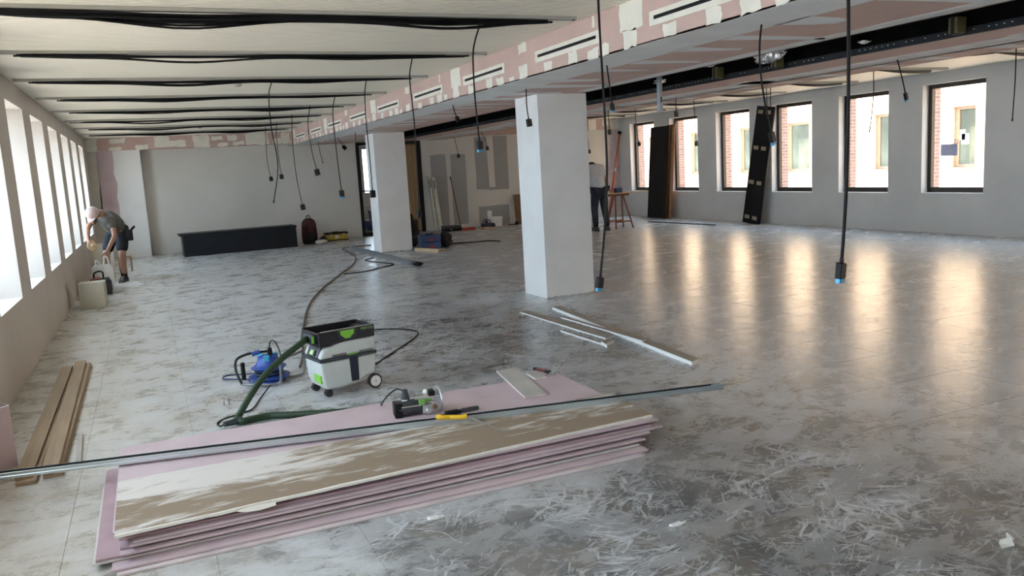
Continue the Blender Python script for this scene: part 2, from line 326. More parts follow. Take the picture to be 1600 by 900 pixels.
# cross bulkhead along the end wall, corner piers
eb = MB().box(XL, BX0, 20.03, Y1, 2.38, ZC+0.02).build('ceiling_end_bulkhead', M['pink'], smooth=0)
tag(eb, 'pink and cream patched bulkhead above the pale end wall', 'bulkhead', kind='structure')
ebr = MB().box(BX1, XR, 19.98, Y1, 2.40, ZCR+0.02).build('ceiling_end_bulkhead', M['pink'], smooth=0)
tag(ebr, 'patched bulkhead above the red pole in the far corner', 'bulkhead', kind='structure')
pl = MB().box(XL, -0.03, 20.1, Y1, 0, 2.38).build('wall_pier', M['white'], smooth=0)
tag(pl, 'white boxed corner pier with a pink strip behind the stooping worker', 'pier', kind='structure')
pr_ = MB().box(11.1, XR, 20.03, Y1, 0, 2.40).build('wall_pier', M['wallB'], smooth=0)
tag(pr_, 'corner pier with a pink strip behind the red pole', 'pier', kind='structure')
def col(y, label):
    o = tag(MB().box(4.11, 4.74, y, y+0.6, 0.0, ZS).build('column', M['column'], smooth=0, bevel=0.004), label, 'column', kind='structure')
    sk = MB()
    for i in range(14):
        x = 4.11 + 0.63*i/14; sk.box(x, x+0.045, y-0.003, y, 0.0, random.uniform(0.012, 0.03))
    tag(sk.build('rough_base_edge', M['grey_board'], o, 0), kind='stuff'); return o
col(8.4, 'white skimmed square column nearest the viewer'); col(15.68, 'white skimmed square column farther back near the door')

def rag(poly, j, n=3):   # ragged outline around a polygon
    out = []
    for i in range(len(poly)):
        a = Vector((*poly[i], 0)); c = Vector((*poly[(i+1) % len(poly)], 0)); m_ = n
        for k in range(m_):
            q = a.lerp(c, k/m_); out.append((q.x + random.uniform(-j, j), q.y + random.uniform(-j, j)))
    return out
MYZ = Matrix(((0,0,1,0),(1,0,0,0),(0,1,0,0),(0,0,0,1)))       # (a,b,h) -> x=h, y=a, z=b
MXZ = Matrix(((1,0,0,0),(0,0,1,0),(0,1,0,0),(0,0,0,1)))       # (a,b,h) -> x=a, y=h, z=b
def patch(parent, poly, plane, h, m, t=0.001, j=0.012, n=3, name='filler_patch'):
    R = {'YZ': MYZ, 'XZ': MXZ, 'XY': Matrix.Identity(4)}[plane]
    return MB().prism(rag(poly, j, n), h-t, h, R).build(name, m, parent, 0)
def rect(a, b, c, d): return [(a,c),(b,c),(b,d),(a,d)]
# bulkhead side face patches (plane x = BX0, proud towards -x) and slot diffusers
for k in range(-1, 9):
    y = 5.58 + 1.795*k - 1.795
    for a, c, z0, z1 in ((0.0,0.17,2.335,2.425),(0.32,0.47,2.335,2.42),(0.80,0.95,2.335,2.42),(1.22,1.40,2.335,2.44),(1.58,1.68,2.335,2.40)):
        s = random.uniform(-0.05, 0.05); patch(bulk, rect(y+a+s, y+c+s, z0, min(z1+random.uniform(-0.02,0.02), 2.64)), 'YZ', BX0, M['filler'])
    if k % 2 == 0: patch(bulk, rect(y+1.16, y+1.46, 2.45, 2.648), 'YZ', BX0, M['filler'])
    else: patch(bulk, rect(y+1.25, y+1.42, 2.56, 2.648), 'YZ', BX0, M['filler']); patch(bulk, rect(y+0.02, y+0.06, 2.56, 2.646), 'YZ', BX0, M['filler'], j=0.006)
names = ['nearest, half cut off by the picture top', 'second nearest', 'third nearest', 'fourth nearest', 'fifth nearest', 'sixth nearest', 'seventh nearest', 'eighth nearest', 'farthest']
for k in range(9):
    y = 5.58 + 1.795*(k-1)
    t = thing('slot_diffuser', 'white slot diffuser on the pink bulkhead side, ' + names[k], 'air diffuser', (BX0, y, 2.48), 0, 'slot diffusers along the bulkhead')
    fr = MB(); fr.box(-0.006,0,-0.05,1.07,0.018,0.05); fr.box(-0.006,0,-0.05,1.07,-0.045,-0.008); fr.box(-0.006,0,-0.05,0.0,-0.008,0.018); fr.box(-0.006,0,1.02,1.07,-0.008,0.018)
    fr.build('frame', M['filler'], t, 0); MB().box(-0.002,0,0,1.02,-0.008,0.018).build('slot', M['black'], t, 0)
# soffit patches
patch(bulk, rect(BX0, 3.74, Y0+0.1, 20.3), 'XY', ZS, M['fillerg'], j=0.02, n=40)
for k in range(32):
    y = -0.5 + 0.62*k + random.uniform(-0.1, 0.1); wd = random.uniform(0.16, 0.34); x0 = random.uniform(3.7, 3.8); x1 = random.uniform(4.1, 4.6)
    patch(bulk, [(x0,y),(x1,y+0.04),(x1+0.03,y+wd*0.6),(x0,y+wd)], 'XY', ZS, M['fillerg'], j=0.02, n=3)
patch(bulk, rect(4.5, 4.66, 1.0, 8.2), 'XY', ZS, M['fillerg'], j=0.015, n=20)
patch(bulk, rect(6.28, 6.75, Y0+0.1, 20.3), 'XY', ZS, M['fillerg'], j=0.05, n=50)
for k in range(30):
    y = 1.0 + 0.64*k + random.uniform(-0.1, 0.1); wd = random.uniform(0.2, 0.4); x0 = random.uniform(6.0, 6.3) if k % 5 == 0 else 6.7; x1 = random.uniform(7.0, 7.2)
    patch(bulk, [(x0,y),(x1,y+0.04),(x1,y+wd*0.7),(x0,y+wd)], 'XY', ZS, M['fillerg'], j=0.02)
M['carton0'] = mat('skim_cream', (0.58,0.55,0.47), 0.85, var=0.05)
# end bulkhead patches (plane y = 20.03, proud to -y)
for a, c, z0, z1 in ((-1.09,-0.85,2.38,2.64),(-0.6,-0.3,2.52,2.63),(-0.62,-0.38,2.38,2.46),(-0.1,0.15,2.38,2.47),(0.3,0.62,2.42,2.64),(0.6,0.95,2.40,2.55),(1.1,1.45,2.38,2.64),(1.5,1.75,2.52,2.62),(1.85,2.05,2.5,2.62),(1.62,1.85,2.38,2.45),(1.95,2.2,2.39,2.47),(2.25,2.75,2.38,2.64),(2.85,3.05,2.39,2.5),(3.05,3.26,2.38,2.64)):
    patch(eb, rect(a, c, z0, z1), 'XZ', 20.03, M['filler'], j=0.018)
for a, c, z0, z1 in ((11.3,11.55,2.40,2.68),(11.75,11.95,2.5,2.68),(12.0,12.3,2.41,2.68),(9.5,10.6,2.41,2.68)): patch(ebr, rect(a, c, z0, z1), 'XZ', 19.98, M['filler'], j=0.015)
patch(pl, rect(-1.088, -0.90, 0.0, 2.378), 'XZ', 20.1, M['carton0'], j=0.004); patch(pl, rect(-0.90, -0.57, 0.9, 2.38), 'XZ', 20.1, M['pinkb'], j=0.03, n=6, name='bare_pink_strip')
patch(pr_, rect(11.83, 12.3, 0.02, 2.39), 'XZ', 20.03, M['pinkl'], j=0.02, n=6, name='bare_pink_strip')
# bare grey board showing through the filler on the back wall
for a, c, z0, z1 in ((6.80,7.22,0.1,1.95),(7.34,7.76,0.1,1.94),(8.04,8.40,0.98,2.36),(8.58,8.98,0.95,2.36),(8.06,8.95,0.0,0.53)):
    patch(wb, rect(a, c, z0, z1), 'XZ', Y1, M['grey_card'], j=0.01, name='bare_board_strip')
patch(wb, rect(8.39, 8.59, 0.95, 1.02), 'XZ', Y1-0.001, M['grey_card'], j=0.008, name='bare_board_strip')

# windows
M['spandrel'] = M['white']
def win(i, side, a, c, sill, head, label):
    t = tag(empty('window_%d' % i, ((XR if side > 0 else XL), (a+c)/2, sill)), label, 'window', kind='structure')
    hw = (c-a)/2; h = head-sill; x0, x1 = (0.15, 0.22) if side > 0 else (-0.42, -0.36); b_ = 0.07
    f = MB(); f.box(x0,x1,-hw,-hw+b_,0,h); f.box(x0,x1,hw-b_,hw,0,h); f.box(x0,x1,-hw+b_,hw-b_,h-b_,h); f.box(x0,x1,-hw+b_,hw-b_,0,b_*1.3)
    f.build('window_frame', M['brown_frame'], t, 0)
    xm = (x0+x1)/2; MB().box(xm-0.004, xm+0.004, -hw+b_-0.005, hw-b_+0.005, b_, h-b_+0.005).build('pane', M['glass'], t, 0)
    s = MB(); s.box(0.001 if side > 0 else -0.36, x0 if side > 0 else -0.001, -hw, hw, 0, 0.004); s.build('sill_board', M['white'], t, 0)
    return t
ords = ['nearest', 'second nearest', 'third nearest', 'fourth nearest', 'fifth nearest', 'sixth nearest', 'seventh nearest', 'eighth nearest']
wi = 1
for k, (a, c) in enumerate(OL[6:]):
    win(wi, -1, a, c, 0.65, 2.43, 'tall window in the left wall, %s of those in view' % ords[k]); wi += 1
for k, (a, c) in enumerate(OR[6:]):
    win(wi, 1, a, c, 0.68, 2.51, ('brown framed window onto the court, %s in view' % ords[k-1]) if k else 'brown framed window just outside the picture edge'); wi += 1

# the court outside: paving, the facade across it
tag(MB().box(-40, 60, -40, 60, -4.2, -4.0).build('ground', M['ground'], smooth=0), 'pale paving of the ground far below the windows', 'ground', kind='structure')
FX = 21.5; fw = [(16.0,16.75)] + [(18.5,19.55),(22.35,23.5),(25.0,26.1),(28.2,29.3),(31.4,32.5),(12.6,13.7),(9.4,10.5),(6.2,7.3)]
fw.sort(); mb = MB(); prev = -6
mb.box(FX, FX+0.4, -6, 45, -4, 0.78); mb.box(FX, FX+0.4, -6, 45, 2.5, 8)
for a, c in fw: mb.box(FX, FX+0.4, prev, a, 0.78, 2.5); prev = c
mb.box(FX, FX+0.4, prev, 45, 0.78, 2.5)
fac = tag(mb.build('facade', M['facade'], smooth=0), 'sunlit pale brick facade across the court seen through the windows', 'building', kind='structure')
M['tanwood'] = mat('facade_window_frame', (0.30,0.19,0.11), 0.5)
M['fglass'] = mat('facade_glass', (0.12,0.125,0.09), 0.25, var=0.3, scale=1.2, spec=0.1)
for a, c in fw:
    f = MB(); f.box(0.12,0.2,0,0.07,0,1.72); f.box(0.12,0.2,c-a-0.16,c-a,0,1.72); f.box(0.12,0.2,0.07,c-a-0.16,1.64,1.72); f.box(0.12,0.2,0.07,c-a-0.16,0,0.08); f.box(-0.04,0.12,-0.05,c-a+0.05,-0.05,0.0)
    o = f.build('facade_window', M['tanwood'], fac, 0); o.location = (FX, a, 0.78)
    MB().box(0.155,0.165,0.07,c-a-0.16,0.08,1.64).build('pane', M['fglass'], o, 0)
MB().box(FX-0.03, FX, 20.2, 20.42, 0.72, 2.5).build('shutter_board', M['tanwood'], fac, 0)
# ================================================================= CEILING SERVICES
TY = [5.7 + 1.8*k for k in range(8)]
far8 = ['nearest', 'second', 'third', 'fourth', 'fifth', 'sixth', 'seventh', 'last']
for k, y in enumerate(TY):
    t = thing('cable_tray', '%s slim grey cable tray from the viewer under the cream window bay ceiling' % far8[k], 'cable tray', (0, y, 0), 0, 'cable trays of the window bay')
    b = MB(); x0, x1 = -1.05, 3.14
    b.box(x0, x1, -0.03, 0.03, 2.646, 2.6495); b.box(x0, x1, -0.03, -0.027, 2.626, 2.646); b.box(x0, x1, 0.027, 0.03, 2.626, 2.646); b.build('channel', M['traygrey'], t, 0)
    MB().box(x1, x1+0.003, -0.03, 0.03, 2.624, 2.6495).build('end_cap', M['dark_steel'], t, 0)
    c = thing('cable_bundle', 'sagging black cables in the %s tray from the viewer of the window bay' % far8[k], 'cables', (0, y, 0), 0, 'cable bundles of the window bay')
    for j in range(12 if k == 0 else 8):
        row, cl = divmod(j, 4); pts = []; xe = 2.72 + random.uniform(-0.1, 0.25); xs0 = -1.0 + random.uniform(0, 0.25) + (0.0 if k == 0 else 0.3*random.random())
        s1 = random.uniform(0.0, 0.05)*(0.3+row*0.5); s2 = random.uniform(0.0, 0.045)*(0.3+row*0.5); oy = (cl-1.5)*0.015; zb = 2.615 - row*0.014
        n = 26
        for i in range(n+1):
            x = xs0 + (xe-xs0)*i/n
            sg = s1*math.exp(-((x-0.35-0.15*math.sin(k))/0.45)**2) + s2*math.exp(-((x-1.9-0.2*math.cos(k*2))/0.4)**2)
            en = max(0, (x-xe+0.5)/0.5)*row*0.011 + max(0, (xs0+0.35-x)/0.35)*row*0.010
            pts.append((x, oy+0.003*math.sin(x*3+j*2), zb - sg + en))
        MB().tube(pts, 0.0075, 5).build('cable', M['cable'], c)
for k, y in enumerate([5.7 + 1.8*k for k in range(0, 8)]):
    t = thing('cable_tray', '%s thin cable tray from the viewer on the ceiling by the brown framed windows' % far8[k], 'cable tray', (0, y, 0), 0, 'cable trays by the brown framed windows')
    b = MB(); x0, x1 = 7.3, 11.8
    b.box(x0, x1, -0.03, 0.03, 2.690, 2.6995); b.box(x0, x1, -0.03, -0.027, 2.665, 2.69); b.box(x0, x1, 0.027, 0.03, 2.665, 2.69); b.build('channel', M['traygrey'], t, 0)
    for j in range(4):
        pts = [(x0+0.3+i*0.16, random.uniform(-0.004,0.004)+(j-1.5)*0.012, 2.668 - (0.02+0.008*j)*abs(math.sin((i+k)*0.33))) for i in range(25)]
        MB().tube(pts, 0.0085, 5).build('cable', M['cable'], t)
M['blue_plug'] = mat('plug_blue', (0.05,0.35,0.62), 0.4, var=0.1)
def drop_cable(pts, label, kind, r=0.006, group='hanging cables', roof=None, size=1.0):
    """a cable hanging from the ceiling; kind: 'plug' = flat connector with blue pins, 'small' = short black plug, 'bare'"""
    P = ([roof] if roof else []) + list(pts); o = Vector(P[0])
    t = thing('hanging_cable', label, 'cable', o, 0, group)
    rel = [Vector(p) - o for p in P]; sp = smooth_path(rel, 5)
    MB().tube(sp, r, 7).build('cable', M['cable'], t)
    d = (sp[-1]-sp[-3]).normalized(); e = sp[-1]
    if kind != 'bare':
        F = frame(e, d, z=(0.35, -0.9, 0.1))
        L_ = 0.062*size; wd = 0.027*size; th = 0.012*size
        c = MB(); c.taper((-0.006, L_, -wd, wd), -th, (0, L_, -wd*0.92, wd*0.92), th, F); c.box(-0.02, 0.0, -0.008, 0.008, -0.006, 0.006, F)
        cn = c.build('connector', M['black'], t, bevel=0.002)
        if kind == 'plug':
            pn = MB()
            for q in range(5): pn.box(L_, L_+0.018*size, -wd+0.1*wd+q*wd*0.38, -wd+0.1*wd+q*wd*0.38+wd*0.26, -th*0.7, th*0.7, F)
            pn.build('blue_pins', M['blue_plug'], cn, 0)
    else:
        F = frame(e, d, z=(0.35, -0.9, 0.1)); MB().cyl(e, e + d*0.03, r*1.5, 6).build('end_sleeve', M['black'], t)
    return t
ZT = 2.645
def up(p, z): return (p[0]+0.01, p[1], z)
HC = [
 ([(2.422,5.87,2.601),(2.378,5.87,2.488),(2.355,5.87,2.372),(2.351,5.87,2.089),(2.365,5.87,1.75)], 'black cable hanging above the nearer column top from the nearest tray', 'plug', .006, 1.0),
 ([(2.438,7.63,2.6),(2.403,7.63,2.441),(2.409,7.63,2.203),(2.416,7.63,1.963),(2.409,7.63,1.537),(2.4,7.63,1.168)], 'black cable hanging past the edge of the farther column, second tray', 'small', .006, 1.0),
 ([(2.433,9.38,2.6),(2.404,9.38,2.436),(2.395,9.38,2.149),(2.403,9.38,1.712),(2.403,9.38,1.36)], 'black cable hanging in front of the glazed door, third tray', 'small', .006, 1.3),
 ([(2.458,11.2,2.599),(2.413,11.2,2.38),(2.418,11.2,1.852),(2.439,11.2,1.35)], 'black cable with blue pins hanging above the yellow toolbox', 'plug', .0065, 1.3),
 ([(2.428,12.87,2.6),(2.376,12.87,2.351),(2.399,12.87,1.963),(2.445,12.87,1.67)], 'black cable with a plug hanging high above the backpack, fifth tray', 'small', .0065, 1.5),
 ([(2.442,14.64,2.6),(2.415,14.64,2.198),(2.423,14.64,1.592),(2.481,14.64,1.09)], 'long black cable ending just above the backpack', 'small', .0065, 1.5),
 ([(1.38,9.34,2.6),(1.334,9.34,2.452),(1.328,9.34,2.11),(1.356,9.34,1.832),(1.349,9.34,1.623),(1.279,9.34,1.326)], 'bare ended cable curving in front of the pale end wall', 'bare', .006, 1.0),
 ([(2.43,16.37,2.6),(2.405,16.37,2.347),(2.412,16.37,1.921),(2.427,16.37,1.64)], 'thin black cable hanging beside the bare ended one, seventh tray', 'small', .0065, 1.4),
 ([(2.421,17.89,2.6),(2.401,17.89,2.232),(2.395,17.89,1.901),(2.431,17.89,1.61)], 'farthest cable of the window bay, kinked near its plug', 'small', .006, 1.4),
 ([(2.45,2.35,2.4),(2.455,2.35,1.856),(2.45,2.35,1.5),(2.438,2.35,1.281),(2.422,2.35,1.105)], 'nearest thick black cable with bright blue pins before the windows', 'plug', .0068, 0.95),
 ([(2.389,4.05,2.526),(2.387,4.05,2.323),(2.395,4.05,1.978),(2.401,4.05,1.553),(2.377,4.05,1.229),(2.327,4.05,0.886)], 'long black cable with blue pins ending beside the nearer column base', 'plug', .0068, 0.95)]
for p, l, k, r, s in HC: drop_cable(p, l, k, r, 'hanging cables of the window bay', up(p[0], ZT), s)
HN = [
 ([(3.711,7.83,2.33),(3.708,7.83,2.161),(3.722,7.83,2.02)], 'short cable with square plug in front of the nearer column', 'small', 1.2),
 ([(3.547,9.6,2.33),(3.562,9.6,2.253),(3.586,9.6,2.183)], 'stub of cable hanging left of the nearer column from the soffit', 'small', 1.0),
 ([(3.612,15.0,2.33),(3.609,15.0,2.227),(3.606,15.0,2.123)], 'short straight cable stub in front of the door frame top', 'bare', 1.0),
 ([(3.587,18.43,2.33),(3.613,18.43,2.092),(3.65,18.43,1.879)], 'farthest short soffit cable against the pale end wall', 'bare', 1.0),
 ([(3.684,16.84,2.33),(3.733,16.84,2.219),(3.78,16.84,2.152)], 'slanting short soffit cable left of the glazed door', 'small', 1.4),
 ([(3.601,4.14,2.331),(3.584,4.14,2.207),(3.587,4.14,2.052),(3.62,4.14,1.855),(3.668,4.14,1.665)], 'curved cable with blue pins in front of the leaning black panel', 'plug', 1.0),
 ([(3.598,6.01,2.33),(3.616,6.01,2.184),(3.633,6.01,2.017)], 'short cable with blue pins right of the nearer column top', 'plug', 0.9)]
for p, l, k, s in HN: drop_cable(p, l, k, .006, 'hanging cables of the near soffit', None, s)
HF = [
 ([(7.0,19.0,2.33),(7.041,19.0,2.112),(7.076,19.0,1.91)], 'short cable over the grey strips of the back wall', 'small', 1.4),
 ([(6.988,17.2,2.33),(7.07,17.2,2.172),(7.106,17.2,2.014)], 'short curved cable beside the plug above the back wall strips', 'small', 1.3),
 ([(6.787,11.35,2.33),(6.79,11.35,2.156),(6.796,11.35,2.027)], 'short cable with plug above the bending worker', 'small', 1.2),
 ([(6.69,9.4,2.33),(6.687,9.4,2.233),(6.69,9.4,2.156)], 'short cable with square plug right of the hanging steel post', 'small', 1.2),
 ([(6.553,5.69,2.33),(6.615,5.69,2.171),(6.664,5.69,2.018)], 'short cable with a blue tipped square plug between the two nearest court windows', 'plug', 1.0)]
for p, l, k, s in HF: drop_cable(p, l, k, .006, 'hanging cables of the far soffit', None, s)
HR = [
 ([(8.267,12.87,2.403),(8.274,12.87,2.105),(8.319,12.87,1.85)], 'cable with plug in front of the farthest court window', 'small', 1.2),
 ([(8.322,11.2,2.433),(8.337,11.2,2.098),(8.354,11.2,1.777)], 'cable with plug in front of the second farthest court window', 'small', 1.2),
 ([(8.27,14.64,2.398),(8.255,14.64,2.093),(8.276,14.64,1.786)], 'thin cable hanging along the edge of the nearer column', 'small', 1.2),
 ([(8.385,7.63,2.457),(8.388,7.63,2.193),(8.359,7.63,1.921),(8.328,7.63,1.741)], 'thin bare ended cable in front of the second nearest court window', 'bare', 1.0),
 ([(8.481,5.87,2.464),(8.479,5.87,2.11),(8.457,5.87,1.746)], 'bare ended cable hanging at the right edge of the picture', 'bare', 1.3),
 ([(8.234,9.38,2.518),(8.237,9.38,2.331),(8.246,9.38,2.106),(8.299,9.38,1.742)], 'longer of the two cables in front of the leaning black panel', 'bare', 1.0),
 ([(8.414,9.5,2.448),(8.412,9.5,2.248),(8.432,9.5,2.05)], 'shorter of the two cables in front of the leaning black panel', 'bare', 1.0)]
for p, l, k, s in HR: drop_cable(p, l, k, .006, 'hanging cables by the brown framed windows', up(p[0], 2.695), s)
for (x, y, l) in ((1.07, 9.75, 'round white smoke detector nearest the viewer on the cream ceiling'), (1.08, 16.9, 'round white smoke detector farthest back on the ceiling')):
    t = thing('smoke_detector', l, 'smoke detector', (x, y, ZC), 0, 'smoke detectors')
    MB().lathe([(0.055,0),(0.055,-0.018),(0.048,-0.022)], 20).build('base', M['white'], t); MB().lathe([(0.04,-0.022),(0.042,-0.04),(0.03,-0.05),(0.01,-0.052)], 20).build('sensor_head', M['traygrey'], t)
# services inside the slot
M['foil'] = mat('crumpled_foil', (0.75,0.76,0.78), 0.22, 1.0, var=0.15, scale=20, bump=1.0, bscale=22)
M['yellow_tape'] = mat('mineral_wool', (0.13,0.11,0.045), 0.85, var=0.2, scale=20, bump=0.4)
for k, (x, z, r, l) in enumerate(((4.86,2.58,0.035,'black service pipe running nearest to the column row inside the slot'),(5.02,2.72,0.05,'thick black duct pipe in the middle of the ceiling slot'),(5.50,2.585,0.03,'black service pipe running low inside the ceiling slot'),(5.66,2.715,0.045,'black service pipe along the far side of the slot'))):
    t = tag(MB().tube([(x, Y0+0.1, z), (x+0.02, 6, z-0.01), (x, 12, z), (x, 20.2, z)], r, 10).build('service_pipe', M['dark_steel'], smooth=60), l, 'pipe', 'pipes inside the slot')
for xs_, sgn, l in ((SX0, 1, 'perforated black edge angle on the near side of the slot'), (SX1, -1, 'perforated black edge angle on the far side of the slot')):
    t = empty('edge_angle', (xs_, 0, ZS)); t.parent = bulk; t['label'] = l
    MB().box(0.0*sgn if sgn > 0 else -0.004, 0.004 if sgn > 0 else 0, Y0, 20.3, 0.0, 0.06).build('upright_leg', M['dark_steel'], t, 0)
    MB().box(0 if sgn > 0 else -0.03, 0.03 if sgn > 0 else 0, Y0, 20.3, 0.0, 0.003).build('foot_leg', M['dark_steel'], t, 0)
    h = MB(); y = 0.5
    while y < 20.2:
        if random.random() < 0.6: h.box(0.032*sgn-0.002, 0.032*sgn+0.002, y, y+0.014, 0.012, 0.017) if sgn > 0 else h.box(-0.008, -0.005, y, y+0.012, 0.035, 0.040)
        y += 0.06
    tag(h.build('bright_perforations', M['steel'], t, 0), kind='stuff')
for i, y in enumerate((2.3, 4.1, 5.9, 7.7, 9.5, 11.3, 13.1, 14.9, 16.7, 18.5)):
    t = thing('pipe_hanger', ('%s steel hanger strut from the viewer across the dark ceiling slot' % ['first','second','third','fourth','fifth','sixth','seventh','eighth','ninth','tenth'][i]), 'hanger', (0, y, 0.14), 0, 'hanger struts in the slot')
    MB().box(SX0, SX1, -0.02, 0.02, 2.48, 2.52).build('strut', M['dark_steel'], t, 0)
    for x in (4.95, 5.55): MB().cyl((x, 0, 2.5), (x, 0, 2.86), 0.006, 6).build('rod', M['steel'], t)
def crumple(name, label, cat, loc, size, m, seed, n=14, group=None):
    rnd = random.Random(seed); b = MB(); b.ball((0,0,0), 1.0, n)
    b.v = [tuple(Vector((x*size[0], y*size[1], z*size[2])) * rnd.uniform(0.72, 1.12)) for x, y, z in b.v]
    o = b.build(name, m, smooth=20); o.location = loc; return tag(o, label, cat, group)
crumple('foil_wrap', 'large crumpled silver foil wrap hanging in the ceiling slot', 'foil', (5.40,6.12,2.46), (0.11,0.20,0.10), M['foil'], 3)
crumple('foil_wrap', 'small silver foil wrap deeper in the slot near the large one', 'foil', (5.2,6.72,2.43), (0.05,0.09,0.03), M['foil'], 4, 8)
crumple('foil_wrap', 'small silver foil scrap beside the hanging steel post', 'foil', (5.3,7.75,2.38), (0.06,0.10,0.03), M['foil'], 5, 8)
crumple('foil_wrap', 'silver foil scrap in the slot above the picture right side', 'foil', (5.45,5.05,2.39), (0.05,0.06,0.025), M['foil'], 6, 8)
for i, (y, l) in enumerate(((4.42,'yellowish insulated box nearest in the ceiling slot'),(6.35,'yellowish insulated box in the slot beside the large foil wrap'),(7.25,'yellowish insulated box in the slot near the hanging post'))):
    t = thing('junction_box', l, 'box', (5.66, y, 2.345), 0, 'insulated boxes in the slot')
    MB().box(0.0,0.1,-0.04,0.04,0,0.12).build('body', M['yellow_tape'], t, bevel=0.006); MB().box(-0.004,0.104,-0.012,0.012,-0.004,0.124).build('strap', M['dark_steel'], t, 0)
M['track_post'] = mat('post_blue_grey', (0.20,0.24,0.27), 0.4, 0.5, var=0.1)
t = thing('steel_post', 'galvanised steel stud hanging down out of the ceiling slot', 'steel stud', (5.2, 7.6, 2.04), 0.3)
b = MB(); b.box(-0.022,0.022,-0.02,-0.018,0,0.96); b.box(-0.022,-0.02,-0.02,0.02,0,0.96); b.box(0.02,0.022,-0.02,0.02,0,0.96); b.build('profile', M['track_post'], t, 0)
MB().box(-0.01,0.01,-0.0215,-0.0195,0.1,0.16).build('punched_slot', M['black'], t, 0)

# ================================================================= DOOR
dr = tag(empty('door_1', (4.87, Y1, 0)), 'black framed glazed door behind the farther column', 'door', kind='structure')
b = MB(); W = 1.68; b.box(0,0.08,-0.02,0.12,0,2.34); b.box(W-0.10,W,-0.02,0.12,0,2.34); b.box(0.08,W-0.1,-0.02,0.12,2.26,2.34); b.box(0.9,0.96,0,0.1,0,2.26); b.build('door_frame', M['black'], dr, 0)
b = MB(); b.box(0.08,0.9,0.04,0.07,0,0.09); b.box(0.08,0.9,0.04,0.07,0.78,0.82); b.box(0.08,0.9,0.04,0.07,1.12,1.15); lf = b.build('glazed_leaf', M['black'], dr, 0)
MB().box(0.08,0.9,0.05,0.058,0.05,2.26).build('pane', M['glass'], lf, 0); MB().box(0.08,0.9,0.035,0.04,0.785,0.815).build('white_rail', M['white'], lf, 0)
b = MB(); b.box(0.96,W-0.1,0.04,0.085,0.0,2.26); wd_ = b.build('timber_leaf', M['wood_dark'], dr, 0)
for i in range(5): MB().box(0.97+i*0.124,0.97+i*0.124+0.118,0.028,0.04,0.03,2.23).build('plank', M['wood'], wd_, 0)
# corridor behind the door
b = MB(); b.box(4.0,8.0,Y1+0.2,24.6,-0.25,-0.01); b.box(4.0,8.0,Y1+0.2,24.6,2.6,2.8); b.box(3.9,4.0,Y1+0.2,24.6,-0.25,2.8); b.box(8.0,8.1,Y1+0.2,24.6,-0.25,2.8)
b.box(4.0,6.05,24.5,24.7,-0.25,2.8); b.box(6.35,8.0,24.5,24.7,-0.25,2.8); b.box(6.05,6.35,24.5,24.7,-0.25,1.0); b.box(6.05,6.35,24.5,24.7,2.3,2.8)
tag(b.build('wall_corridor', M['wallR'], smooth=0), 'dim corridor shell seen through the glazed door', 'corridor', kind='structure')
M['blue_dark'] = mat('plastic_navy', (0.02,0.045,0.12), 0.45, var=0.2); M['blue'] = mat('plastic_blue', (0.02,0.07,0.34), 0.4, var=0.15)
for i, (x, y, z) in enumerate(((5.55,22.6,0),(5.95,22.7,0),(5.7,22.65,0.28))):
    q = thing('crate', 'blue crate in the corridor, ' + ('lower left of three','lower right of three','on top of two others')[i], 'crate', (x, y, z-0.01), 0, 'crates in the corridor')
    b = MB(); b.taper((0.02,0.33,0.02,0.28), 0, (0,0.35,0,0.30), 0.25); b.build('tub', M['blue'], q, bevel=0.01); MB().box(-0.01,0.36,-0.01,0.31,0.25,0.28).build('lid', M['blue_dark'], q, 0)
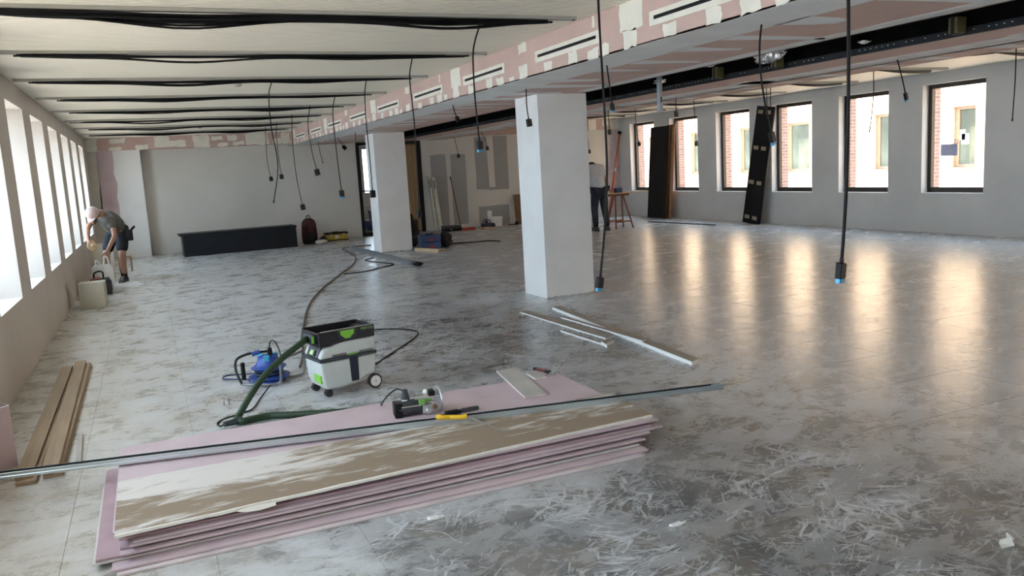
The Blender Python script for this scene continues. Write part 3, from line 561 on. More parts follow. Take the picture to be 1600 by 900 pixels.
# ================================================================= PLASTERBOARD STACK
M['dustbrown'] = None
def dusty_brown():
    m = bpy.data.materials.new('brown_paper_dusty'); m.use_nodes = True; N = m.node_tree.nodes; L = m.node_tree.links; b = N['Principled BSDF']; b.inputs['Roughness'].default_value = 0.85
    geo = N.new('ShaderNodeNewGeometry'); P = geo.outputs['Position']; sx = N.new('ShaderNodeSeparateXYZ'); L.new(P, sx.inputs[0])
    def nz(sc, scale, d=6, off=(0,0,0)):
        mp = N.new('ShaderNodeMapping'); mp.inputs['Scale'].default_value = sc; mp.inputs['Location'].default_value = off; mp.inputs['Rotation'].default_value = (0,0,-0.06); L.new(P, mp.inputs[0])
        n = N.new('ShaderNodeTexNoise'); n.inputs['Scale'].default_value = scale; n.inputs['Detail'].default_value = d; n.inputs['Roughness'].default_value = 0.68; n.inputs['Distortion'].default_value = 0.4; L.new(mp.outputs[0], n.inputs[0]); return n.outputs['Fac']
    a = nz((0.9,3.6,1), 2.6, 7); c = nz((1,2.2,1), 3.5, 7, (2,5,0))
    # the dust lies thicker towards the left end and along the back edge
    g1 = N.new('ShaderNodeMapRange'); L.new(sx.outputs[0], g1.inputs[0]); g1.inputs[1].default_value = 0.1; g1.inputs[2].default_value = 1.3; g1.inputs[3].default_value = 0.075; g1.inputs[4].default_value = -0.04
    g2 = N.new('ShaderNodeMapRange'); L.new(sx.outputs[1], g2.inputs[0]); g2.inputs[1].default_value = 3.68; g2.inputs[2].default_value = 4.12; g2.inputs[3].default_value = -0.07; g2.inputs[4].default_value = 0.10
    g3 = N.new('ShaderNodeMath'); g3.operation = 'ADD'; L.new(g1.outputs[0], g3.inputs[0]); L.new(g2.outputs[0], g3.inputs[1])
    ad = N.new('ShaderNodeMath'); L.new(a, ad.inputs[0]); L.new(g3.outputs[0], ad.inputs[1])
    r1 = N.new('ShaderNodeMapRange'); r1.interpolation_type = 'SMOOTHSTEP'; r1.inputs[1].default_value = 0.50; r1.inputs[2].default_value = 0.66; L.new(ad.outputs[0], r1.inputs[0])
    r2 = N.new('ShaderNodeMapRange'); r2.interpolation_type = 'SMOOTHSTEP'; r2.inputs[1].default_value = 0.58; r2.inputs[2].default_value = 0.70; L.new(c, r2.inputs[0])
    mx = N.new('ShaderNodeMath'); mx.operation = 'MAXIMUM'; L.new(r1.outputs[0], mx.inputs[0]); L.new(r2.outputs[0], mx.inputs[1])
    mm = N.new('ShaderNodeMath'); mm.operation = 'MULTIPLY'; mm.inputs[1].default_value = 0.9; L.new(mx.outputs[0], mm.inputs[0])
    mi = N.new('ShaderNodeMix'); mi.data_type = 'RGBA'; L.new(mm.outputs[0], mi.inputs[0]); mi.inputs[6].default_value = (0.27,0.205,0.145,1); mi.inputs[7].default_value = (0.66,0.63,0.59,1); L.new(mi.outputs[2], b.inputs['Base Color'])
    return m
M['dustbrown'] = dusty_brown()
M['pale'] = mat('board_pale_dust', (0.60,0.57,0.55), 0.9, var=0.1, scale=5)
M['gypsum'] = mat('gypsum_core', (0.78,0.75,0.68), 0.9, var=0.05, scale=30, bump=0.3, bscale=90)
BD = [(-.28,2.24,3.50,4.80,0.000,'pinkl'),(-.30,2.28,3.53,4.78,0.003,'pinkb'),(-.37,2.27,3.60,4.85,-0.002,'pale'),(-.36,2.22,3.61,4.79,0.004,'pinkd'),(-.27,2.30,3.585,4.80,0.006,'pinkb'),
      (-.27,2.21,3.63,4.77,0.010,'pinkd'),(-.23,2.34,3.60,4.81,0.008,'pinkb'),(-.22,2.43,3.61,4.80,0.012,'pinkb'),(-.27,2.37,3.635,4.82,0.010,'pinkd'),(-.27,2.36,3.665,4.82,0.014,'pinkl'),(-.285,2.42,3.64,4.86,0.0,'pinkb')]
ords11 = ['bottom board', 'second board from the bottom', 'pale dusty third board from the bottom', 'fourth board from the bottom', 'fifth board from the bottom', 'sixth board from the bottom', 'seventh board from the bottom', 'eighth board from the bottom, sticking out to the right', 'third board from the top', 'second board from the top, just below the bare pink face', 'uppermost full width pink board']
for i, (x0, x1, y0, y1, rz, m_) in enumerate(BD):
    z = 0.0126*i; o = MB().box(-(x1-x0)/2, (x1-x0)/2, -(y1-y0)/2, (y1-y0)/2, 0, 0.0115).build('plasterboard', M[m_], smooth=0, bevel=0.002)
    o.location = ((x0+x1)/2, (y0+y1)/2, z); o.rotation_euler = (0, 0, rz); tag(o, ords11[i] + ' of the pink plasterboard stack', 'plasterboard', 'plasterboards of the stack')
ZB = 0.0126*11
t = thing('plasterboard_offcut', 'half width brown faced board on top of the pink stack, smeared with dust', 'plasterboard', (0,0,ZB), 0, 'plasterboards of the stack')
pb = [(-.275,3.565),(2.41,3.68),(2.455,4.19),(-.28,4.25)]
fr_ = []
for i in range(60): q = Vector((*pb[0],0)).lerp(Vector((*pb[1],0)), i/60); fr_.append((q.x, q.y + (random.uniform(-0.006,0.004) if 5 < i < 30 else random.uniform(-0.002,0.002))))
MB().prism(fr_ + pb[1:], 0, 0.0125, None).build('gypsum_core', M['gypsum'], t, 0)
back = [Vector((*pb[2],0)).lerp(Vector((*pb[3],0)), i/40) for i in range(41)]
MB().prism([(x, y+0.012) for x, y in fr_[::3]] + [(pb[1][0], pb[1][1]+0.012)] + [(q.x, q.y + random.uniform(-0.012, 0.004)) for q in back], 0.0125, 0.0132).build('paper_face', M['dustbrown'], t, 0)
tf = MB(); tf.add([(0.20,3.580,0.002),(0.24,3.573,-0.008),(0.30,3.571,-0.012),(0.37,3.580,-0.008),(0.37,3.592,0.004),(0.30,3.59,0.008),(0.24,3.586,0.008)], [(0,1,6),(1,2,5,6),(2,3,4,5)]); tf.build('torn_paper', M['filler'], t, 0)
ZTOP = ZB + 0.0132
# galvanised track across the stack
M['track_shade'] = mat('track_inner_shade', (0.05,0.065,0.075), 0.4, 0.5, var=0.15)  # dark colour paints the shade inside the channel, carried by the nested track
p0 = Vector((-0.93, 4.658, ZTOP)); p1 = Vector((3.041, 3.881, ZTOP)); d = p1-p0; ang = math.atan2(d.y, d.x)
t = thing('steel_track', 'long galvanised steel track lying across the plasterboard stack', 'steel profile', p0, ang)
Ln = d.length; b = MB(); b.box(0, Ln, -0.025, 0.025, 0, 0.0012); b.build('web', M['steel'], t, 0)
for s in (-1, 1):
    b = MB(); y = 0.025*s; b.add([(0,y,0),(Ln,y,0),(Ln,y*1.06,0.013),(0,y*1.06,0.013),(Ln,y*0.96,0.015),(0,y*0.96,0.015),(Ln,y,0.030),(0,y,0.030),(Ln,y-0.006*s,0.031),(0,y-0.006*s,0.031)], [(0,1,2,3),(3,2,4,5),(5,4,6,7),(7,6,8,9)]); b.build('flange', M['steel'], t, 0)
t = thing('steel_track', 'nested track coloured dark for the shade inside the long galvanised one, ending a little shorter', 'steel profile', p0 + Vector((0,0,0.002)), ang)
b = MB(); b.box(0.05, Ln-0.06, -0.02, 0.02, 0, 0.0012); b.build('web', M['track_shade'], t, 0)
for s in (-1, 1): MB().box(0.05, Ln-0.06, 0.02*s-0.0006, 0.02*s+0.0006, 0.0012, 0.027).build('flange', M['track_shade'], t, 0)
# router lying on the stack
M['tool_grey'] = mat('tool_charcoal', (0.035,0.042,0.05), 0.5, var=0.15, scale=20); M['tool_green'] = mat('tool_green', (0.22,0.48,0.10), 0.4, var=0.08); M['alu'] = mat('cast_aluminium', (0.55,0.57,0.58), 0.35, 0.8, var=0.1, scale=20)
t = thing('router', 'small charcoal and green power router lying on the pink boards', 'power tool', (1.30, 4.50, ZB), -0.12)
MX = Matrix.Rotation(math.pi/2, 4, 'Y')   # lathe axis along x
b = MB(); b.lathe([(0.035,-0.115),(0.045,-0.105),(0.048,-0.06),(0.046,0.035),(0.040,0.045)], 12, T(0,0,0.049) @ MX); b.build('motor_body', M['tool_grey'], t, bevel=0.002)
b = MB(); b.box(-0.125,-0.075,-0.045,0.045,0.003,0.088); b.build('rear_cap', M['black'], t, bevel=0.008, seg=2)
b = MB(); b.lathe([(0.028,0.0),(0.024,0.03),(0.017,0.055),(0.019,0.066),(0.010,0.072)], 12, T(-0.05,0.012,0.085)); b.build('knob_handle', M['tool_grey'], t)
b = MB(); b.box(-0.085,0.03,-0.0505,-0.047,0.062,0.068); b.build('pale_trim', M['grey_board'], t, 0); MB().box(-0.075,-0.045,-0.02,0.005,0.093,0.098).build('rating_label', M['white'], t, 0)
b = MB(); b.box(0.02,0.055,-0.045,0.03,0.062,0.094); b.box(0.055,0.10,-0.02,0.02,0.07,0.085); b.build('green_collar', M['tool_green'], t, bevel=0.004)
b = MB(); b.box(0.04,0.10,-0.05,0.0,0.012,0.062); b.lathe([(0.016,0),(0.016,0.03)], 12, T(0.07,-0.045,0.03) @ Matrix.Rotation(math.pi/2,4,'X')); b.build('gear_housing', M['alu'], t, bevel=0.003)
for y, z in ((-0.03,0.10),(0.035,0.06),(0.03,0.11)): MB().cyl((0.0,y,z),(0.14,y,z),0.006,8).build('guide_rod', M['alu'], t)
b = MB(); b.lathe([(0.075,0.0),(0.078,0.004),(0.076,0.010),(0.03,0.012)], 28, T(0.135,0,0.078) @ Matrix.Rotation(0.15,4,'Z') @ MX); b.build('base_plate', M['alu'], t)
MB().ball((0.075,0.03,0.118), 0.018, 8).build('clear_dial', M['white'], t); MB().cyl((0.11,-0.05,0.05),(0.11,-0.07,0.05),0.014,10).build('brass_knob', M['wood_dark'], t)
b = MB(); b.box(0.085,0.12,-0.03,0.03,0.10,0.135); b.build('depth_stop', M['black'], t, bevel=0.003)
MB().tube(smooth_path([(-0.06,0.03,0.145),(-0.09,0.06,0.15),(-0.13,0.14,0.10),(-0.16,0.26,0.015),(-0.15,0.37,-0.05),(-0.12,0.42,-0.128)]), 0.0045, 6).build('power_cord', M['cable'], t)
# jab saw, black tool, knife, offcuts on the stack
M['yellow'] = mat('handle_yellow', (0.72,0.44,0.02), 0.45, var=0.08)
hA, hB = Vector((1.335,4.195,0.197)), Vector((1.485,4.112,0.197)); a = math.atan2(hB.y-hA.y, hB.x-hA.x)
t = thing('jab_saw', 'yellow handled jab saw resting on the steel track', 'hand saw', hA, a)
sp = smooth_path([(0,0,0.002),(0.03,-0.012,0.0),(0.07,0.004,-0.004),(0.12,-0.004,-0.004),(0.165,0.006,-0.003)], 4)
MB().tube(sp, [0.014,0.016,0.016,0.015]+[0.013]*(len(sp)-6)+[0.016,0.017], 10).build('handle', M['yellow'], t)
MB().tube([p + Vector((0,0.012,0.006)) for p in sp[3:-3]], 0.008, 8).build('black_grip', M['black'], t)
inv = (Matrix.Translation(hA) @ RZ(a)).inverted(); A_ = inv @ Vector((1.487,4.108,0.194)); B_ = inv @ Vector((1.60,3.86,ZTOP+0.003)); dd = (B_-A_).normalized(); sd_ = Vector((0,0,1)).cross(dd).normalized()
MB().add([A_+sd_*0.012, A_-sd_*0.012, B_-sd_*0.001, B_+sd_*0.001] + [q+Vector((0,0,0.0015)) for q in (A_+sd_*0.012, A_-sd_*0.012, B_-sd_*0.001, B_+sd_*0.001)], [(0,1,2,3),(4,5,6,7),(0,1,5,4),(1,2,6,5),(2,3,7,6),(3,0,4,7)]).build('blade', M['alu'], t, 0)
t = thing('folded_saw', 'folded black saw with grey pivot lying behind the yellow handle', 'hand saw', (1.44,4.37,ZB), 0.02)
MB().box(0,0.10,-0.016,0.016,0,0.025).build('handle', M['black'], t, bevel=0.006, seg=2); MB().box(0.09,0.21,-0.012,0.012,0.004,0.022).build('blade_case', M['tool_grey'], t, bevel=0.002); MB().cyl((0.09,0,0.02),(0.09,0,0.028),0.012,12).build('pivot', M['alu'], t)
def slab(name, poly, z0, z1, top, edge, label, cat, group=None):
    c = Vector((sum(p[0] for p in poly)/len(poly), sum(p[1] for p in poly)/len(poly), z0)); t = thing(name, label, cat, c, 0, group); q = [(x-c.x, y-c.y) for x, y in poly]
    MB().prism(q, 0, z1-z0-0.001).build('core', edge, t, 0); MB().prism(q, z1-z0-0.001, z1-z0).build('face', top, t, 0); return t
slab('plasterboard_offcut', [(1.973,4.412),(2.12,4.41),(2.235,5.12),(2.085,5.125)], ZB, ZB+0.0125, M['grey_board'], M['pinkl'], 'long grey faced offcut lying crosswise on the far end of the stack', 'plasterboard', 'offcuts on the stack')
slab('plasterboard_offcut', [(2.216,4.775),(2.304,4.78),(2.32,4.95),(2.228,4.94)], ZB, ZB+0.012, M['grey_board'], M['gypsum'], 'small square grey offcut beside the dark red knife', 'plasterboard', 'offcuts on the stack')
M['dark_red'] = mat('handle_dark_red', (0.16,0.025,0.02), 0.4, var=0.15)
t = thing('utility_knife', 'dark red and black utility knife lying on the stack corner', 'knife', (2.325,4.92,ZB+0.0125), math.atan2(-0.2,0.05))
MB().box(-0.05,0.07,-0.012,0.012,0,0.018).build('handle', M['dark_red'], t, bevel=0.005, seg=2); MB().box(-0.065,-0.035,-0.014,0.014,-0.0,0.02).build('end_cap', M['black'], t, bevel=0.004); MB().box(0.06,0.10,-0.014,0.014,0.0,0.02).build('collar', M['black'], t, bevel=0.003); MB().box(0.10,0.15,-0.008,0.008,0.004,0.010).build('blade', M['alu'], t, 0)

# ================================================================= LOOSE BOARDS ON THE FLOOR
def plank(name, a, c, wd, z0, th, m_, label, group, cat='plank', extra=None):
    a = Vector(a); c = Vector(c); d = c-a; o = MB().box(0, d.length, -wd/2, wd/2, 0, th).build(name, m_, smooth=0, bevel=0.0015); o.location = (a.x, a.y, z0); o.rotation_euler = (0,0,math.atan2(d.y,d.x)); return tag(o, label, cat, group)
gp = 'planks beside the left wall'
M['woodL'] = mat('timber_board', (0.32,0.235,0.15), 0.6, var=0.12, scale=5, stretch=(0.35,6,1), bump=0.03)
plank('timber_plank', (-0.765,4.93), (-0.775,8.0), 0.10, 0.0, 0.02, M['woodL'], 'lower timber plank of the pair nearest the left wall', gp)
plank('timber_plank', (-0.78,4.98), (-0.80,8.0), 0.085, 0.02, 0.02, M['woodL'], 'upper timber plank of the pair nearest the left wall', gp)
plank('timber_plank', (-0.64,4.98), (-0.66,8.02), 0.10, 0.0, 0.02, M['woodL'], 'bottom timber plank of the pile farther from the left wall', gp)
plank('timber_plank', (-0.645,5.02), (-0.665,8.02), 0.095, 0.02, 0.02, M['woodL'], 'middle timber plank of the pile farther from the left wall', gp)
plank('timber_plank', (-0.650,4.97), (-0.695,8.05), 0.085, 0.04, 0.02, M['woodL'], 'topmost timber plank of the pile farther from the left wall', gp)
plank('timber_strip', (-0.525,5.1), (-0.555,5.75), 0.03, 0.0, 0.015, M['grey_board'], 'short grey strip beside the plank pile', None)
t = thing('board_corner', 'upright pink plasterboard corner piece standing against the left wall', 'plasterboard', (-0.85,5.33,0))
MB().prism([(0,0),(-0.235,-0.22),(-0.235,-0.202),(-0.005,0.012)], 0, 0.36).build('front_leaf', M['pinkb'], t, 0); MB().prism([(0.0,0.0),(-0.005,0.012),(-0.21,0.33),(-0.195,0.335)], 0, 0.36).build('side_leaf', M['pinkl'], t, 0)
MB().prism([(0,0),(-0.235,-0.22),(-0.235,-0.202),(-0.005,0.012)], 0.36, 0.362).build('cut_edge', M['gypsum'], t, 0); MB().prism([(0.0,0.0),(-0.005,0.012),(-0.21,0.33),(-0.195,0.335)], 0.36, 0.362).build('cut_edge', M['gypsum'], t, 0)
M['strip_top'] = mat('strip_brown_paper', (0.30,0.255,0.205), 0.85, var=0.1, scale=5)
go = 'offcut strips on the floor by the nearer column'
def strip(pts, z0, th, label): return slab('board_strip', pts, z0, z0+th, M['strip_top'], M['white'], label, 'board strip', go)
strip([(3.578,4.914),(3.682,4.96),(3.945,7.743),(3.845,7.749)], 0, 0.03, 'longest board strip, reaching from near the column towards the viewer')
strip([(3.49,7.816),(3.52,6.5),(3.537,6.1),(3.66,6.15),(3.60,7.81)], 0, 0.0125, 'wide thin strip lying left of the longest strip')
strip([(3.615,7.107),(3.66,7.11),(3.70,5.72),(3.655,5.70)], 0.031, 0.012, 'narrow white edged strip resting on the longest strip')
strip([(3.377,6.666),(3.40,6.67),(3.42,5.93),(3.397,5.929)], 0, 0.014, 'short white strip lying nearest to the vacuum')
strip([(3.40,5.86),(3.52,5.93),(3.50,5.98),(3.40,5.95),(3.37,5.80)], 0.0, 0.03, 'broken scrap of board at the end of the short white strip')

# ================================================================= DUST EXTRACTOR
M['vac_white'] = mat('vac_shell', (0.56,0.60,0.585), 0.4, var=0.05, scale=8); M['vac_black'] = mat('vac_black', (0.014,0.014,0.018), 0.35, var=0.2); M['vac_green'] = mat('vac_green', (0.22,0.55,0.06), 0.4, var=0.05)
M['vac_blue'] = mat('vac_dark_blue', (0.012,0.016,0.035), 0.4, var=0.2); M['hose_green'] = mat('hose_green', (0.010,0.036,0.014), 0.5, var=0.15); M['rubber'] = mat('tyre_rubber', (0.02,0.02,0.022), 0.6, var=0.2); M['lcd'] = mat('display_green', (0.40,0.62,0.22), 0.3, var=0.4, scale=40)
vc = thing('dust_extractor', 'grey and black wheeled vacuum extractor with green hose', 'vacuum', (1.165, 5.865, 0), math.radians(12))
def yshape(prof, hw0, hw1=None):   # side profile (x,z) extruded across y, with slightly narrowed ends
    n = len(prof); return [(x, -hw0, z) for x, z in prof] + [(x, hw0, z) for x, z in prof], [tuple(range(n-1,-1,-1)), tuple(range(n,2*n))] + [(i,(i+1)%n,n+(i+1)%n,n+i) for i in range(n)]
b = MB(); b.add(*yshape([(-0.185,0.055),(-0.05,0.055),(0.06,0.075),(0.13,0.105),(0.205,0.11),(0.215,0.255),(-0.215,0.255),(-0.205,0.12)], 0.145)); b.build('tub', M['vac_white'], vc, bevel=0.018, seg=3)
b = MB(); b.add(*yshape([(-0.12,0.045),(0.09,0.06),(0.20,0.09),(0.20,0.12),(-0.12,0.06)], 0.135)); b.build('chassis', M['grey_board'], vc, bevel=0.006)
b = MB(); b.box(-0.225,0.222,-0.152,0.152,0.255,0.278); b.build('seam_band', M['tool_grey'], vc, bevel=0.008, seg=2)
b = MB(); b.add(*yshape([(-0.215,0.278),(0.215,0.278),(0.212,0.385),(-0.02,0.382),(-0.10,0.372),(-0.125,0.355),(-0.155,0.365),(-0.19,0.335),(-0.21,0.30)], 0.148)); b.build('upper_housing', M['vac_white'], vc, bevel=0.014, seg=3)
b = MB(); b.add(*yshape([(-0.222,0.285),(-0.195,0.345),(-0.172,0.365),(-0.165,0.36),(-0.19,0.28)], 0.10)); cp = b.build('control_panel', M['tool_grey'], vc, bevel=0.004)
MB().add(*yshape([(-0.224,0.296),(-0.206,0.336),(-0.203,0.334),(-0.221,0.294)], 0.055)).build('display', M['black'], cp, 0); MB().add(*yshape([(-0.2255,0.302),(-0.210,0.334),(-0.208,0.333),(-0.222,0.300)], 0.03)).build('green_dial', M['lcd'], cp, 0)
# top frame: an open tray
b = MB(); zt = 0.475
b.add(*yshape([(-0.215,0.365),(-0.10,0.375),(-0.02,0.383),(0.212,0.386),(0.215,0.40),(-0.215,0.395)], 0.148))
b.box(-0.215,0.215,-0.150,-0.138,0.385,zt); b.box(-0.215,0.215,0.138,0.150,0.385,zt); b.box(0.203,0.215,-0.138,0.138,0.385,zt); b.box(-0.215,-0.20,-0.138,0.138,0.385,zt-0.01)
b.build('top_tray', M['vac_black'], vc, bevel=0.004); MB().box(0.14,0.20,-0.12,0.12,0.43,0.45).build('carry_handle', M['vac_black'], vc, bevel=0.006)
MB().box(-0.20,0.214,-0.152,-0.146,zt-0.002,zt+0.003).build('rim_trim', M['grey_board'], vc, 0)
b = MB(); b.box(-0.255,-0.205,-0.11,0.05,0.385,0.46); b.build('hose_port', M['tool_grey'], vc, bevel=0.012, seg=2); MB().box(-0.252,-0.235,-0.1145,-0.1105,0.40,0.45).build('port_marker', M['vac_green'], vc, 0)
MYm = Matrix(((1,0,0,0),(0,0,-1,0),(0,1,0,0),(0,0,0,1)))   # polygon (x,z) -> plane facing -y
lt = MB().prism([(-0.055,0.463),(0.055,0.463),(0.05,0.432),(0.03,0.418),(0.02,0.404),(-0.02,0.404),(-0.032,0.418),(-0.05,0.432)], 0.150, 0.157, MYm).build('latch', M['vac_green'], vc, bevel=0.002)
MB().prism([(-0.075,0.468),(0.078,0.468),(0.072,0.42),(0.04,0.395),(-0.035,0.395),(-0.07,0.42)], 0.1495, 0.152, MYm).build('latch_recess', M['tool_grey'], vc, 0)
MB().prism([(0.0,0.268),(0.068,0.268),(0.064,0.085),(0.006,0.085)], 0.1455, 0.153, MYm).build('strap_clip', M['vac_blue'], vc, bevel=0.002)
MB().prism([(-0.005,0.292),(0.07,0.292),(0.07,0.279),(-0.005,0.279)], 0.148, 0.152, MYm).build('clip_hinge', M['tool_green'], vc, 0)
for i in range(10):
    MB().box(-0.125+i*0.011,-0.119+i*0.011,-0.1495,-0.1475,0.285,0.302).build('vent_slit', M['black'], vc, 0)
    MB().box(0.085+i*0.011,0.090+i*0.011,-0.1495,-0.1475,0.285,0.300).build('vent_slit', M['tool_grey'], vc, 0)
MB().box(-0.216,-0.19,-0.12,0.0,0.10,0.16).build('front_badge', M['vac_green'], vc, bevel=0.004)
for s, nm in ((-1,'near'),(1,'far')):
    y = 0.150*s; wp = empty('rear_wheel', (0.185, y, 0.055)); wp.parent = vc
    RX = Matrix.Rotation(math.pi/2, 4, 'X'); MB().lathe([(0.040,-0.016),(0.053,-0.014),(0.055,0),(0.053,0.014),(0.040,0.016)], 28, RX).build('tyre', M['rubber'], wp)
    MB().lathe([(0.012,-0.019),(0.040,-0.0175),(0.042,0),(0.040,0.0175),(0.012,0.019)], 24, RX).build('hub', M['white'], wp); MB().lathe([(0.010,-0.021),(0.010,0.021)], 12, RX).build('hub_cap', M['grey_board'], wp)
    cp = empty('caster', (-0.165, 0.115*s, 0.028)); cp.parent = vc
    for q in (-1, 1): MB().lathe([(0.018,q*0.012-0.008),(0.028,q*0.012-0.006),(0.028,q*0.012+0.006),(0.018,q*0.012+0.008)], 18, RX).build('caster_wheel', M['rubber'], cp)
    MB().box(-0.02,0.02,-0.012,0.012,0.0,0.04).build('caster_fork', M['tool_grey'], cp, bevel=0.003)
iv = (Matrix.Translation((1.165,5.865,0)) @ RZ(math.radians(12))).inverted()
hp = [(0.945,5.79,.425),(0.90,5.74,.425),(0.859,5.69,.412),(0.713,5.62,.341),(0.57,5.56,.24),(0.473,5.5,.145),(0.405,5.45,.066),(0.372,5.42,.030),(0.40,5.37,.026),(0.48,5.385,.026),(0.58,5.39,.026),(0.70,5.33,.026),(0.95,5.22,.026),(1.2,5.12,.026)]
sp = [iv @ p for p in smooth_path(hp, 9)]
MB().tube(sp, [0.0215 if i % 2 else 0.0235 for i in range(len(sp))], 12).build('hose', M['hose_green'], vc, smooth=60)
MB().tube([iv @ Vector(p) for p in ((0.40,5.40,.03),(0.34,5.37,.03),(0.29,5.35,.03))], [0.024,0.02,0.017], 10).build('hose_nozzle', M['tool_grey'], vc)
txt = bpy.data.curves.new('lettering', 'FONT'); txt.body = 'FESTOOL'; txt.size = 0.024; txt.extrude = 0.0006; to = bpy.data.objects.new('tmp', txt); COL.objects.link(to)
bpy.context.view_layer.update(); me = bpy.data.meshes.new_from_object(to.evaluated_get(bpy.context.evaluated_depsgraph_get())); bpy.data.objects.remove(to)
me.transform(T(0.105, -0.1512, 0.446) @ Matrix.Rotation(math.pi/2, 4, 'X')); me.materials.clear(); me.materials.append(M['lcd']); o = bpy.data.objects.new('lettering', me); COL.objects.link(o); o.parent = vc
# cords
def cord(name, pts, r, m_, label, cat='cord', group=None): return tag(MB().tube(smooth_path(pts, 7), r, 7).build(name, m_, smooth=60), label, cat, group)
M['cord_grey'] = mat('cord_grey_brown', (0.085,0.075,0.068), 0.5, var=0.15)
cord('extension_cable', [(4.379,17.60,.012),(4.02,17.62,.012),(3.70,17.40,.012),(3.596,16.164,.012),(3.439,15.066,.012),(3.105,13.943,.012),(2.628,12.762,.012),(2.122,11.469,.012),(1.761,10.381,.012),(1.523,9.438,.012),(1.353,8.629,.012),(1.20,7.85,.012),(1.1,7.2,.012),(1.0,6.75,.012)], 0.0115, M['cord_grey'], 'long grey brown cord snaking from the farther column to the vacuum')
cord('extension_cable', [(1.40,6.15,.05),(1.55,6.45,.007),(1.815,6.808,.007),(2.118,7.224,.007),(2.251,7.484,.007),(2.232,7.696,.007),(2.082,7.861,.007),(1.85,7.95,.007),(1.55,7.8,.007),(1.35,7.2,.007),(1.33,6.3,.007)], 0.0065, M['cable'], 'black cord looping on the floor behind the vacuum')
cord('extension_cable', [(0.69,6.2,.03),(0.60,6.0,.007),(0.571,5.915,.007),(0.50,5.70,.007),(0.40,5.62,.007),(0.303,5.567,.007),(0.255,5.48,.007),(0.265,5.36,.02),(0.285,5.35,.03)], 0.005, M['cable'], 'thin black cord from the blue reel to the hose end')
cord('extension_cable', [(5.35,15.8,.03),(5.5,16.0,.012),(5.75,16.15,.012),(5.903,16.15,.012),(6.19,16.045,.01),(6.45,16.02,.01),(6.578,15.95,.01),(6.66,15.7,.01)], 0.014, M['cable'], 'black cord trailing right from the blue tool case')
cord('extension_cable', [(3.75,14.95,.008),(3.5,14.6,.008),(3.62,14.0,.008),(3.72,13.5,.008),(3.4,13.2,.008),(3.07,12.9,.008),(2.72,12.85,.008)], 0.009, M['cable'], 'thin dark cord beside the floor profiles near the farther column')
# cable reel
M['reel_tube'] = mat('reel_tube_grey', (0.22,0.22,0.22), 0.4, 0.5, var=0.1)
rl = thing('cable_reel', 'blue cable reel with steel tube frame on the floor', 'cable reel', (0.72, 6.46, 0), math.radians(-8))
MB().lathe([(0.15,0.035),(0.155,0.04),(0.155,0.05),(0.09,0.055)], 28).build('lower_flange', M['blue'], rl); MB().lathe([(0.085,0.05),(0.085,0.10)], 24).build('drum', M['blue'], rl)
for k in range(4): MB().tube([((0.098+0.008*(k%2)) *math.cos(a*0.2618), (0.098+0.008*(k%2))*math.sin(a*0.2618), 0.058+0.014*k) for a in range(24)], 0.008, 6, True).build('cable_turn', M['blue_dark'] if k % 2 else M['cable'], rl)
MB().lathe([(0.13,0.112),(0.135,0.118),(0.11,0.13),(0.085,0.16),(0.075,0.20),(0.045,0.21)], 24).build('socket_dome', M['blue'], rl)
for a in (0.6, 2.6, 4.6): MB().box(0.035,0.08,-0.025,0.025,0.165,0.215, RZ(a)).build('socket_cover', M['blue_plug'], rl, bevel=0.006)
MB().cyl((0.02,-0.01,0.20),(0.02,-0.01,0.265),0.022,10,0.016).build('plug', M['black'], rl); MB().tube(smooth_path([(0.02,-0.01,0.26),(0.03,0.0,0.31),(0.06,0.01,0.31),(0.09,0.0,0.24),(0.10,-0.02,0.17)]), 0.005, 6).build('plug_cord', M['cable'], rl)
fr1 = [(-0.20,-0.13,0.03),(-0.02,-0.20,0.02),(0.06,-0.20,0.02),(0.085,-0.20,0.05),(0.09,-0.19,0.16),(0.10,-0.17,0.20),(0.20,-0.05,0.20),(0.26,0.03,0.20),(0.27,0.05,0.16),(0.27,0.04,0.06),(0.24,0.01,0.02),(0.12,-0.02,0.02),(-0.10,0.10,0.02)]
MB().tube(smooth_path(fr1, 4), 0.010, 8).build('tube_frame', M['reel_tube'], rl)
MB().tube(smooth_path([(-0.20,-0.13,0.03),(-0.24,-0.05,0.12),(-0.23,0.06,0.19),(-0.12,0.13,0.21),(0.02,0.13,0.21)], 5), 0.010, 8).build('tube_frame', M['dark_steel'], rl)
MB().cyl((-0.185,-0.10,0.06),(-0.185,-0.10,0.19),0.016,10).build('hand_grip', M['black'], rl); MB().cyl((-0.12,0.13,0.20),(-0.06,0.13,0.215),0.018,10).build('blue_clip', M['blue'], rl)
MB().tube(smooth_path([(-0.15,0.0,0.03),(-0.28,0.12,0.02),(-0.36,0.18,0.02),(-0.33,0.28,0.02),(-0.20,0.26,0.02),(-0.08,0.18,0.03)], 5), 0.007, 6).build('loose_cable', M['blue_dark'], rl)
MB().tube([(0.135*math.cos(a*0.2618)-0.02, 0.14*math.sin(a*0.2618), 0.018) for a in range(24)], 0.009, 6, True).build('fallen_turn', M['blue'], rl)
